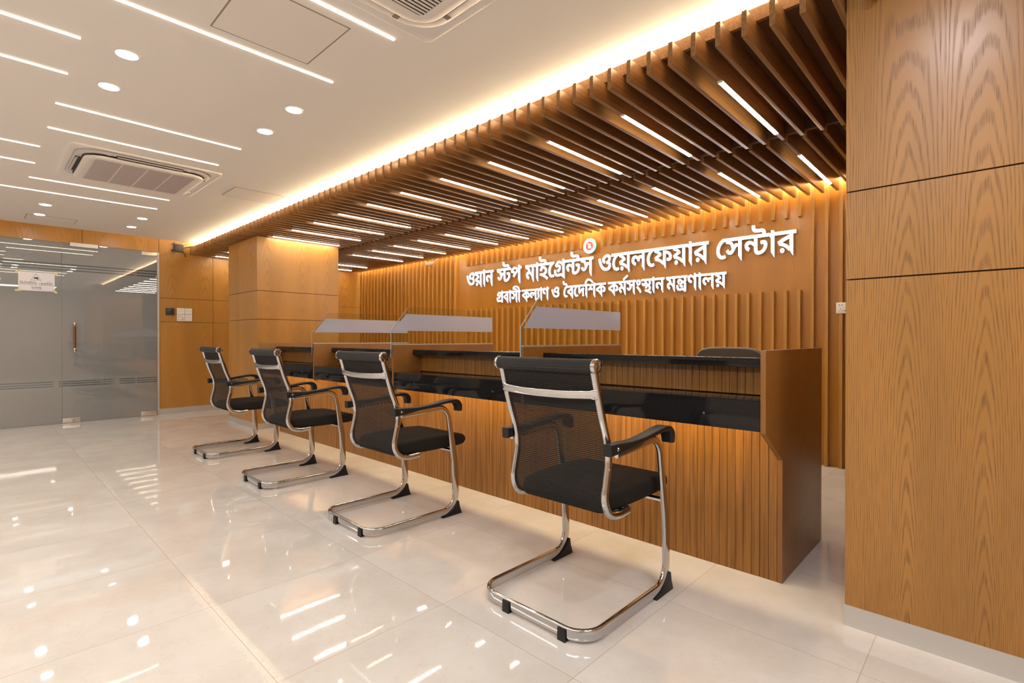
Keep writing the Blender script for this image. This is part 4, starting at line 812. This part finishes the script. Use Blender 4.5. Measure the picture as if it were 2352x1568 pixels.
THIN={'anusvara':(434,[[114,313,155,286,195,256,233,223,270,188,305,150,338,111,368,70,395,30,420,-12,365,-39,337,3,309,42,281,78,252,112,222,144,190,174,155,203,116,232,73,260],[79,488,81,514,87,537,97,558,111,577,127,592,146,605,168,614,192,620,217,622,242,620,266,615,288,605,307,593,323,577,337,559,347,538,353,514,355,489,353,463,347,439,337,418,324,399,307,383,288,371,266,362,242,356,217,354,192,356,168,362,146,371,127,383,111,399,97,418,87,439,81,462],[138,488,140,465,148,446,160,430,176,419,195,412,217,410,239,412,258,419,274,431,287,447,294,466,296,488,294,511,287,531,274,546,258,558,239,564,217,567,195,564,176,557,160,545,148,529,140,510]]),
'bha':(713,[[417,52,375,54,335,61,296,73,260,90,225,113,192,143,161,179,131,221,104,271,78,328,53,394,30,468,94,485,120,402,147,331,177,271,209,222,244,182,282,153,323,132,367,119,415,115,452,118,484,124,512,136,535,151,555,170,570,192,581,217,587,243,589,272,588,294,586,315,582,334,576,351,569,367,562,382,553,395,545,407,536,418,577,480,601,445,620,410,634,375,645,340,651,306,653,272,650,232,641,195,626,161,606,130,580,103,548,81,510,65,466,55],[375,292,338,295,307,305,281,322,262,345,251,373,247,406,248,421,250,436,254,451,258,465,263,478,269,490,335,470,330,461,326,452,322,442,318,431,316,420,316,409,318,390,323,376,333,365,345,357,360,353,376,351,392,352,408,355,423,360,439,368,455,380,471,395,488,415,506,441,524,472,577,480,570,434,553,405,535,379,516,357,496,337,475,321,453,308,429,299,403,293],[723,622,723,562,-10,562,-10,622]]),
'ca':(559,[[569,622,569,562,162,562,162,528,158,480,159,470,160,457,161,442,161,426,162,410,162,394,162,204,162,176,164,155,167,139,170,126,175,116,181,109,195,98,214,91,236,88,264,91,289,97,313,108,335,121,356,137,375,155,394,177,410,201,423,225,432,251,438,277,440,304,437,325,431,340,420,351,406,358,387,362,363,364,358,364,327,364,301,367,278,372,259,378,240,387,222,396,207,406,194,417,181,429,169,442,159,457,150,472,159,546,174,521,189,500,204,481,221,464,241,451,263,440,289,432,319,427,354,426,368,426,391,425,411,423,427,420,441,416,453,410,464,404,477,394,487,382,495,367,501,351,504,332,506,312,502,272,493,233,478,195,458,160,434,129,407,101,382,80,355,62,327,48,298,37,266,30,232,28,211,29,192,32,175,38,160,44,147,53,135,62,124,76,115,91,108,108,102,130,99,157,98,190,98,562,-10,562,-10,622]]),
'cha':(676,[[603,313,601,280,594,249,583,222,568,198,549,177,528,158,504,142,478,129,449,119,419,111,389,105,357,102,340,120,376,114,413,107,449,99,485,88,521,76,558,62,596,46,634,28,674,8,644,-43,592,-16,539,8,486,28,433,46,378,61,322,74,264,85,205,94,144,101,151,162,172,158,193,155,214,152,237,150,260,148,285,148,342,151,391,159,432,172,466,190,493,210,513,234,527,260,536,286,539,313,535,348,523,377,503,400,476,416,444,426,407,429,401,429,395,429,390,428,385,428,379,427,374,426,360,481,369,482,378,482,388,483,398,483,407,483,415,483,450,481,481,476,507,466,530,454,549,440,565,424,578,406,588,388,595,368,599,349,602,331],[223,224,203,225,184,227,167,231,152,237,138,244,127,254,118,264,109,277,102,292,97,310,94,334,93,362,93,569,158,569,158,532,155,494,156,486,157,477,157,468,157,458,157,447,158,436,158,362,158,345,160,330,162,320,166,311,170,304,176,298,188,289,206,284,228,282,256,284,282,290,305,299,326,312,343,326,356,341,367,357,373,373,375,389,373,401,369,410,361,416,350,420,337,423,322,424,316,424,279,426,245,433,215,444,188,459,165,478,146,499,157,554,169,539,183,526,196,514,211,504,228,496,247,489,268,485,293,482,321,481,366,481,371,480,375,479,378,476,380,472,385,469,390,464,404,457,415,448,425,437,432,424,437,409,438,392,435,362,426,334,410,308,389,284,363,264,333,247,299,234,262,227],[-10,562,-10,622,686,622,686,562]]),
'dda':(704,[[714,622,714,562,346,562,346,377,347,357,350,340,355,328,363,320,373,315,387,313,400,315,414,319,428,325,443,335,459,348,475,364,492,384,509,408,528,436,579,444,598,413,615,382,627,349,637,316,642,283,644,249,641,209,632,172,618,138,597,107,571,81,539,60,501,44,459,34,411,31,369,34,329,42,290,54,255,73,220,98,188,129,158,167,130,212,103,264,77,324,53,392,30,469,94,486,120,397,148,322,177,258,208,206,241,165,278,134,317,112,361,99,408,95,460,99,502,114,536,137,561,169,576,205,580,248,579,276,575,303,568,327,559,350,547,370,534,388,572,401,552,368,531,340,510,315,490,295,469,279,448,267,428,258,407,253,388,251,374,252,360,254,348,257,336,262,325,268,316,276,306,286,298,299,291,314,286,334,282,360,281,392,281,562,-10,562,-10,622]]),
'evowelsign':(337,[[347,622,347,562,327,562,304,554,280,542,256,526,232,508,210,486,188,462,169,435,152,405,137,372,126,337,120,300,118,261,120,215,127,175,139,142,154,115,172,93,193,77,216,66,239,59,263,57,279,58,293,59,305,62,317,66,330,72,344,79,373,27,356,16,338,8,319,2,300,-2,280,-4,260,-5,221,-1,185,9,152,27,123,52,98,82,78,119,63,161,54,208,52,259,55,313,65,363,82,410,105,452,133,490,165,524,201,553,240,576,280,594,232,566,218,565,204,564,188,563,173,563,157,562,141,562,-10,562,-10,622]]),
'evowelsignini':(337,[[347,622,347,562,327,562,304,554,280,542,256,526,232,508,210,486,188,462,169,435,152,405,137,372,126,337,120,300,118,261,120,215,127,175,139,142,154,115,172,93,193,77,216,66,239,59,263,57,279,58,293,59,305,62,317,66,330,72,344,79,373,27,356,16,338,8,319,2,300,-2,280,-4,260,-5,220,-1,184,9,152,27,123,52,98,82,78,119,63,161,54,208,52,259,54,307,62,351,74,392,91,430,111,465,134,496,160,525,187,550,217,573,247,592,277,609,307,622]]),
'ivowelsign':(258,[[268,622,268,562,161,562,161,0,97,0,97,562,-10,562,-10,622,86,622,74,635,63,648,52,662,41,676,31,690,21,704,43,741,67,776,93,810,120,840,151,866,184,888,221,904,263,914,309,917,343,915,377,911,410,903,442,892,474,879,505,863,536,845,567,825,598,802,630,778,662,753,694,726,658,681,615,717,574,749,535,777,498,800,462,820,427,836,392,847,355,854,318,856,283,853,251,847,222,835,195,820,171,801,149,778,129,753,111,726,93,696,100,685,109,673,118,662,128,649,140,636,152,622]]),
'ka':(795,[[805,622,805,562,479,562,479,496,479,482,479,0,415,0,392,42,364,82,332,119,295,153,255,183,212,210,167,231,120,247,71,258,38,338,102,375,166,409,230,440,296,469,363,495,433,520,415,486,415,562,-10,562,-10,622],[415,478,434,454,399,443,363,430,326,415,288,398,252,381,216,363,180,345,147,327,115,309,155,299,195,283,236,264,276,240,314,213,350,183,381,149,407,113,428,73,420,72,419,88,417,104,416,122,415,141,415,162,415,184],[747,294,745,272,741,252,734,232,723,215,709,199,691,186,669,176,643,170,613,168,603,168,594,169,585,169,576,170,567,171,558,173,563,234,568,233,573,232,579,232,585,231,592,231,599,231,629,233,651,240,666,251,674,266,680,282,682,300,675,337,657,369,626,399,584,423,531,441,466,454,469,516,520,508,567,495,611,477,650,455,683,429,710,400,730,367,743,332]]),
'la':(719,[[729,622,729,562,621,562,621,0,557,0,557,346,564,319,549,340,532,357,516,372,498,383,479,390,459,392,448,391,438,389,427,385,416,380,407,372,399,363,393,350,390,334,388,315,389,308,389,302,389,295,389,289,390,284,390,278,335,274,331,301,324,325,313,346,299,364,284,380,267,392,248,401,228,406,207,408,187,407,170,403,156,396,143,388,133,377,126,366,120,352,117,339,116,324,119,297,130,272,146,251,170,232,199,216,234,201,211,140,182,151,154,164,129,179,106,197,86,218,70,241,58,267,50,296,48,327,50,355,57,380,68,402,84,421,102,438,124,451,149,461,175,467,203,469,238,466,269,458,297,445,321,427,343,405,363,378,350,376,358,399,371,418,388,433,407,444,428,450,449,452,473,450,495,445,514,436,532,424,551,410,570,393,560,383,559,396,558,410,558,424,557,439,557,453,557,468,557,562,-10,562,-10,622]]),
'ra':(586,[[596,622,596,562,488,562,488,0,424,0,401,42,373,81,340,118,303,152,262,182,218,208,171,230,122,246,71,258,38,338,102,376,168,412,235,446,303,476,374,504,446,529,424,493,424,562,-10,562,-10,622],[424,486,445,464,390,444,334,422,277,396,220,369,166,340,115,309,154,298,195,284,237,265,278,242,318,215,355,185,388,151,415,113,438,71,429,72,428,88,427,104,426,122,425,141,424,161,424,184],[185,-6,171,-4,158,0,147,8,139,19,133,32,132,47,133,62,139,75,147,86,158,95,171,100,184,102,199,100,211,95,222,86,230,75,235,62,237,47,235,32,230,19,222,8,211,0,198,-4]]),
'reph':(0,[[-244,704,77,913,109,865,-206,651]]),
'sa':(674,[[684,622,684,562,576,562,576,0,512,0,512,354,534,297,515,324,497,347,480,366,464,379,448,388,432,390,423,390,413,387,405,382,396,374,387,364,376,349,365,331,351,307,336,278,318,247,302,220,286,197,272,178,257,162,241,151,224,143,205,138,184,136,167,138,150,141,134,147,119,156,103,168,87,183,71,202,54,226,36,253,87,284,105,254,121,231,135,216,148,207,163,202,178,200,190,201,202,205,212,211,223,220,235,233,247,249,260,269,274,293,290,321,308,348,327,383,344,410,361,429,378,442,397,450,416,452,438,450,457,444,476,433,494,417,515,397,536,372,517,372,515,387,514,401,513,415,512,429,512,442,512,456,512,562,-10,562,-10,622],[273,273,267,317,261,354,255,386,246,412,234,434,218,452,199,468,176,481,149,491,117,499,80,507,38,514,50,578,91,562,130,555,164,546,193,536,219,525,241,512,259,496,274,478,287,458,296,434,304,407,309,376,312,342]]),
'tta':(559,[[569,622,569,562,162,562,162,203,162,176,164,155,167,139,170,126,175,116,181,109,195,98,214,91,236,88,263,91,288,97,313,108,335,121,356,137,375,155,394,178,411,202,423,227,433,253,438,280,440,306,438,328,433,346,423,360,409,371,390,377,367,379,358,379,349,378,340,377,330,376,321,374,312,372,302,431,314,434,327,437,340,439,354,440,367,441,381,442,403,440,424,436,444,428,461,418,476,404,489,386,498,365,504,339,506,310,502,271,493,233,478,196,458,160,434,129,407,101,382,80,356,63,328,48,298,37,266,30,233,28,212,29,192,32,175,38,160,44,147,53,135,62,124,76,115,91,108,108,102,130,99,157,98,190,98,562,-10,562,-10,622],[396,622,393,648,386,670,375,686,359,697,337,704,308,706,215,706,176,707,143,710,115,715,92,722,71,732,54,746,40,759,28,775,19,794,12,814,8,836,7,860,7,868,8,877,8,885,9,894,10,903,12,912,74,908,73,900,72,893,71,887,70,881,70,874,70,868,71,853,72,839,75,827,79,816,84,806,90,798,101,788,115,780,132,774,153,770,179,767,210,766,292,766,321,765,347,763,368,759,386,753,402,745,417,734,428,722,438,708,445,691,451,671,455,648,456,622]])}

def pointed(c):
    """give the foot of each upright its slanted, pointed cut"""
    P = [(c[i], c[i+1]) for i in range(0, len(c), 2)]; n = len(P); Q = list(P)
    for i in range(n):
        (x0, y0), (x1, y1) = P[i], P[(i+1) % n]
        if abs(y0) < 4 and abs(y1) < 4 and 70 < abs(x1-x0) < 170:
            r, l = (i, (i+1) % n) if x0 > x1 else ((i+1) % n, i)
            Q[r] = (P[r][0], -112); Q[l] = (P[l][0], 58)
    return Q
def set_word(glyphs):
    x = 0; cs = []
    for g in glyphs.split():
        a, cont = GLYPHS[g]
        for c in cont: cs.append([(px+x, py) for px, py in pointed(c)])
        x += a
    return cs
def fill(cs):
    """non-zero fill of overlapping contours: (points, triangles)"""
    pts, edges = [], []
    for c in cs:
        o = len(pts); pts += [Vector((a/1000.0, b/1000.0)) for a, b in c]
        edges += [(o+i, o+(i+1) % len(c)) for i in range(len(c))]
    v, e, f, _, _, _ = delaunay_2d_cdt(pts, edges, [], 0, 1e-6)
    segs = []
    for c in cs:
        for i in range(len(c)):
            (x0, y0), (x1, y1) = c[i], c[(i+1) % len(c)]
            if y0 != y1: segs.append((x0/1000.0, y0/1000.0, x1/1000.0, y1/1000.0))
    tri = []
    for t in f:
        px = sum(v[i].x for i in t)/3; py = sum(v[i].y for i in t)/3; wn = 0
        for x0, y0, x1, y1 in segs:
            if (y0 <= py < y1) or (y1 <= py < y0):
                if x0+(py-y0)*(x1-x0)/(y1-y0) < px: wn += 1 if y1 > y0 else -1
        if wn: tri.append(tuple(t))
    return [(a.x*1000, a.y*1000) for a in v], tri
def letters(name, glyphs, x0, x1, zbase, ztop, yf, yb, label, group):
    cs = set_word(glyphs); pts, tri = fill(cs)
    used = sorted({i for t in tri for i in t}); mn = min(pts[i][0] for i in used); mx = max(pts[i][0] for i in used)
    sx = (x1-x0)/(mx-mn); sz = (ztop-zbase)/622.0
    X = lambda p: ((p[0]-mn)*sx, p[1]*sz)
    t = thing(name, label, 'sign lettering', (x0, yf, zbase), group)
    m = MB(); m.add([(*X(p), 0)[:1] + (0,) + X(p)[1:] for p in pts], tri)
    fo_ = m.build('lit_face', M_SIGN, t)
    cnt = {}
    for a in tri:
        for i in range(3):
            k = (a[i], a[(i+1) % 3]); kk = tuple(sorted(k)); cnt.setdefault(kk, []).append(k)
    m = MB(); o = len(pts)
    m.add([(X(p)[0], 0.0002, X(p)[1]) for p in pts] + [(X(p)[0], 0.018, X(p)[1]) for p in pts], [(k[0][0], k[0][1], k[0][1]+o, k[0][0]+o) for k in cnt.values() if len(k) == 1])
    m.add([(X(p)[0], 0.018, X(p)[1]) for p in pts], tri)
    m.build('side_rim', M_RIM, t)
    W_ = x1-x0
    for fx in (0.12, 0.5, 0.88):
        MB().cyl((W_*fx, 0.017, (ztop-zbase)*0.92), (W_*fx, yb-yf, (ztop-zbase)*0.92), 0.004, None, 8).build('standoff_pin', M_ALU, t)
    return t
L1 = [('o yya aavowelsign na', -5.233, -4.716), ('satta pa', -4.648, -4.226), ('ma aavowelsign i evowelsign gara natta sa', -4.158, -3.172),
      ('o evowelsign yya la evowelsign pha yya aavowelsign ra', -3.105, -1.912), ('evowelsignini sa natta aavowelsign ra', -1.839, -1.192)]
L2 = [('para ba aavowelsign sa iivowelsign', -4.654, -4.244), ('ka la yapostform aavowelsign nna', -4.219, -3.793), ('o', -3.753, -3.642),
      ('aivowelsignini ba evowelsign da ivowelsign sha ka', -3.587, -3.014), ('ka ma reph sa anusvara satha aavowelsign na', -2.985, -2.346),
      ('ma natara nna aavowelsign la yya', -2.326, -1.754)]
for i, (g, a, b) in enumerate(L1):
    letters('sign_word', g, a, b, 1.716, 1.893, 4.600, 4.6395, '%s word from the left in the large upper line of lit white lettering' % ORD[i], 'upper line of the lit sign')
for i, (g, a, b) in enumerate(L2):
    letters('sign_word', g, a, b, 1.474, 1.600, 4.604, 4.6395, '%s word from the left in the smaller lower line of lit white lettering' % ORD[i], 'lower line of the lit sign')
# round government seal above the lettering
em = thing('round_emblem', 'round lit white and red emblem above the lettering', 'emblem', (-3.209, 4.585, 2.009))
MB().lathe([(0.0, 0.0), (0.0850, 0.0), (0.0850, 0.012), (0.02, 0.013), (0.02, 0.052), (0.0, 0.052)], (0, 0.0025, 0), 'y', 48).build('rim', M_EM_T, em, smooth=40)
fc = MB().lathe([(0.0, 0.0), (0.0815, 0.0), (0.0815, 0.002), (0.0, 0.002)], (0, 0, 0), 'y', 48).build('face', M_EM_W, em, smooth=40)
MB().lathe([(0.0, -0.001), (0.0475, -0.001), (0.0475, -0.0003), (0.0, -0.0003)], (0, 0, 0), 'y', 40).build('red_disc', M_EM_R, em, smooth=40)
land = [(-0.026, 0.030), (-0.018, 0.036), (-0.012, 0.026), (0.004, 0.022), (0.012, 0.026), (0.020, 0.022), (0.014, 0.012), (0.020, 0.004), (0.019, -0.008), (0.026, -0.022), (0.025, -0.036),
        (0.019, -0.030), (0.015, -0.014), (0.008, -0.020), (0.000, -0.030), (-0.010, -0.028), (-0.014, -0.014), (-0.020, 0.000), (-0.012, 0.012), (-0.024, 0.018)]
MB().prism(land, 1, -0.0018, -0.0011).build('map_shape', M_EM_Y, em)
m = MB()
for k in range(28):
    a = PI*(0.10+0.80*k/27); b = -PI*(0.15+0.70*k/27)
    for t_, s_ in ((a, 0.0026), (b, 0.0022)):
        if t_ == b and k % 2: continue
        cx_, cz_ = 0.0645*math.cos(t_), 0.0645*math.sin(t_)
        m.box(cx_-s_, cx_+s_, -0.0008, -0.0002, cz_-s_*1.2, cz_+s_*1.2)
for sx in (1, -1):
    for z in (-0.008, -0.020): m.prism([(sx*0.062+0.006*math.cos(PI/2+2*PI*q/5*2), z*1.3+0.006*math.sin(PI/2+2*PI*q/5*2)) for q in range(5)], 1, -0.0008, -0.0002)
m.build('ring_marks', M_EM_T, fc)

# ------------------------------------------------------------------ small things on the walls
def wall_x(name, label, cat, y, z): return thing(name, label, cat, (XW, y, z))
# wifi box with antennas
rb = wall_x('wifi_router', 'black wifi router with antennas high on the wall by the glowing cove', 'router', 1.887, 2.225)
MB().box(0.0005, 0.028, -0.056, 0.056, -0.053, 0.053).build('body', M_ROUTER, rb, bevel=0.008)
for pts in ([(0.014, 0.056, 0.012), (0.014, 0.072, 0.016), (0.020, 0.165, 0.046)], [(0.014, -0.056, 0.040), (0.012, -0.075, 0.046), (0.010, -0.040, 0.074)],
            [(0.014, 0.050, -0.052), (0.016, 0.066, -0.066), (0.020, 0.080, -0.112)], [(0.014, -0.056, -0.030), (0.014, -0.082, -0.036), (0.016, -0.058, -0.076)]):
    MB().tube(smooth_path(pts, 4), 0.0046, 8).build('antenna', M_ROUTER, rb, smooth=50)
cb_ = MB().tube(smooth_path([(XW+0.012, 1.925, 2.276), (XW+0.010, 1.945, 2.300), (XW+0.012, 2.02, 2.306), (XW+0.02, 2.09, 2.300)], 6), 0.0034, 8).build('router_cable', M_CABLE, None, smooth=50)
tag(cb_, 'thin white cable looping from the wifi router to the cove', 'cable')
# access reader
ac = wall_x('access_reader', 'small black fingerprint access reader on the wall beside the glass door', 'access reader', 1.788, 1.368)
MB().box(0.0005, 0.020, -0.047, 0.047, -0.045, 0.045).build('body', M_ROUTER, ac, bevel=0.004)
MB().box(0.020, 0.0208, -0.039, 0.005, 0.006, 0.036).build('screen', plain('reader_screen', (0.10, 0.10, 0.11), 0.2), ac)
MB().box(0.020, 0.0215, 0.014, 0.038, 0.006, 0.036).build('finger_pad', M_DARK, ac)
kp = MB()
for a in range(4):
    for b in range(3): kp.box(0.020, 0.0214, -0.037+a*0.0112, -0.029+a*0.0112, -0.034+b*0.0115, -0.026+b*0.0115)
kp.build('keypad', plain('reader_keys', (0.06, 0.06, 0.065), 0.4), ac)
# switch board of four modules
sb = wall_x('switch_board', 'white four module switch and socket board on the wall beside the black reader', 'switch board', 1.956, 1.330)
for dy, dz, kind in ((-0.0455, 0.0445, 'switch_plate'), (0.0455, 0.0445, 'switch_plate'), (0.0455, -0.0445, 'switch_plate'), (-0.0455, -0.0445, 'socket_plate')):
    pl = MB().box(0.0005, 0.011, dy-0.0440, dy+0.0440, dz-0.0435, dz+0.0435).build(kind, M_WHITEP, sb, bevel=0.002)
    if kind == 'switch_plate':
        for q in (-0.02, 0.02): MB().box(0.011, 0.0145, dy-0.032, dy+0.032, dz+q-0.015, dz+q+0.015).build('rocker', M_WHITEP, pl, bevel=0.0015)
    else:
        m = MB()
        for a, b, w_, h_ in ((-0.022, 0.024, 0.004, 0.004), (-0.006, 0.024, 0.004, 0.004), (0.020, 0.004, 0.003, 0.010), (0.012, -0.024, 0.006, 0.003), (0.030, -0.024, 0.006, 0.003), (-0.028, -0.024, 0.003, 0.003), (-0.012, -0.024, 0.003, 0.003), (-0.020, -0.004, 0.003, 0.003)):
            m.box(0.011, 0.0114, dy+a-w_, dy+a+w_, dz+b-h_, dz+b+h_)
        m.build('socket_holes', M_DARK, pl)
# wall socket by the right pillar
so = thing('wall_socket', 'cream multi socket plate half hidden by the broad right pillar', 'socket', (-0.866, 4.5995, 1.241))
MB().box(-0.043, 0.043, -0.010, -0.0005, -0.042, 0.042).build('plate', M_WHITEP, so, bevel=0.002)
MB().box(-0.035, 0.035, 0.0, 0.040, -0.035, 0.035).build('back_box', M_WHITEP, so)
m = MB()
for a, b, w_, h_ in ((-0.021, 0.022, 0.0035, 0.003), (-0.003, 0.022, 0.0035, 0.003), (-0.012, -0.008, 0.0018, 0.003), (-0.020, -0.022, 0.002, 0.002), (-0.005, -0.022, 0.002, 0.002), (0.016, -0.022, 0.005, 0.003), (0.027, -0.004, 0.003, 0.006), (0.034, -0.022, 0.005, 0.003)):
    m.box(a-w_, a+w_, -0.0104, -0.010, b-h_, b+h_)
m.build('socket_holes', M_DARK, so)
# security camera
sc_ = thing('security_camera', 'small white bullet security camera below the rear slats', 'security camera', (-5.93, 4.50, 2.09))
body = MB().cyl((0.030, 0.045, 0.004), (-0.028, -0.055, -0.016), 0.0225, None, 20).build('body', M_WHITEP, sc_, smooth=40)
MB().cyl((-0.0282, -0.0553, -0.01606), (-0.0287, -0.0562, -0.0163), 0.0175, None, 20).build('lens', M_DARK, body, smooth=40)
MB().tube([(0.012, 0.018, 0.015), (0.020, 0.030, 0.045), (0.024, 0.050, 0.058), (0.024, 0.062, 0.058)], 0.006, 10).build('bracket', M_ACG, sc_, smooth=50)
MB().cyl((0.024, 0.060, 0.058), (0.024, 0.098, 0.058), 0.018, None, 18).build('mount', M_ACG, sc_, smooth=40)
# paper notice taped on the fixed pane
pn = wall_x('paper_notice', 'white paper notice with Bengali text taped to the left glass pane', 'notice', 0.4835, 1.661)
sheet_ = MB().box(-0.0035, -0.0028, -0.1545, 0.1540, -0.1075, 0.1075).build('sheet', M_PAPER, pn)
for y, z, a in ((-0.158, 0.108, 0.7), (0.156, 0.106, -0.25), (-0.157, -0.107, 0.15), (0.156, -0.107, -0.75)):
    m = MB(); c_, s_ = math.cos(a), math.sin(a)
    m.add([(h_, y+u*c_-v*s_, z+u*s_+v*c_) for h_ in (-0.0029, -0.0021) for u, v in ((-0.024, -0.011), (0.024, -0.011), (0.024, 0.011), (-0.024, 0.011))], [(0,1,2,3),(4,5,6,7),(0,1,5,4),(1,2,6,5),(2,3,7,6),(3,0,4,7)])
    m.build('tape', M_TAPE, pn)
def ink(glyphs, y0, y1, zb, zt):
    pts, tri = fill(set_word2(glyphs)); used = {i for t in tri for i in t}
    mn = min(pts[i][0] for i in used); mx = max(pts[i][0] for i in used); sx = (y1-y0)/(mx-mn); sz = (zt-zb)/622.0
    m = MB(); m.add([(-0.0026, y0+(p[0]-mn)*sx, zb+p[1]*sz) for p in pts], tri); m.build('lettering', M_INK, sheet_)
def set_word2(glyphs):
    x = 0; cs = []
    for g in glyphs.split():
        a, cont = THIN[g]
        for c in cont: cs.append([(c[i]+x, c[i+1]) for i in range(0, len(c), 2)])
        x += a
    return cs
ink('ivowelsign sa ivowelsign sa ivowelsign tta ivowelsign bha', -0.143, 0.003, -0.044, -0.014)
ink('evowelsignini ra ka ivowelsign dda reph anusvara', 0.020, 0.140, -0.044, -0.014)
ink('ca la evowelsign cha', -0.046, 0.041, -0.092, -0.062)
m = MB()
T3 = [(-0.006, 0.092), (0.038, 0.014), (-0.050, 0.014)]
cx_ = sum(p[0] for p in T3)/3; cz_ = sum(p[1] for p in T3)/3
for i in range(3):
    a, b = T3[i], T3[(i+1) % 3]; sh = lambda p: (cx_+(p[0]-cx_)*0.90, cz_+(p[1]-cz_)*0.90)
    m.add([(-0.0026, *a), (-0.0026, *b), (-0.0026, *sh(b)), (-0.0026, *sh(a))], [(0, 1, 2, 3)])
m.add([(-0.0026, y, z) for y, z in [(-0.026, 0.046), (0.008, 0.052), (0.014, 0.034), (-0.014, 0.030), (-0.024, 0.036)]], [(0, 1, 2, 3, 4)])
m.add([(-0.0026, y, z) for y, z in [(0.006, 0.034), (0.014, 0.034), (0.016, 0.020), (0.004, 0.026)]], [(0, 1, 2, 3)])
m.build('camera_pictogram', M_INK, sheet_)
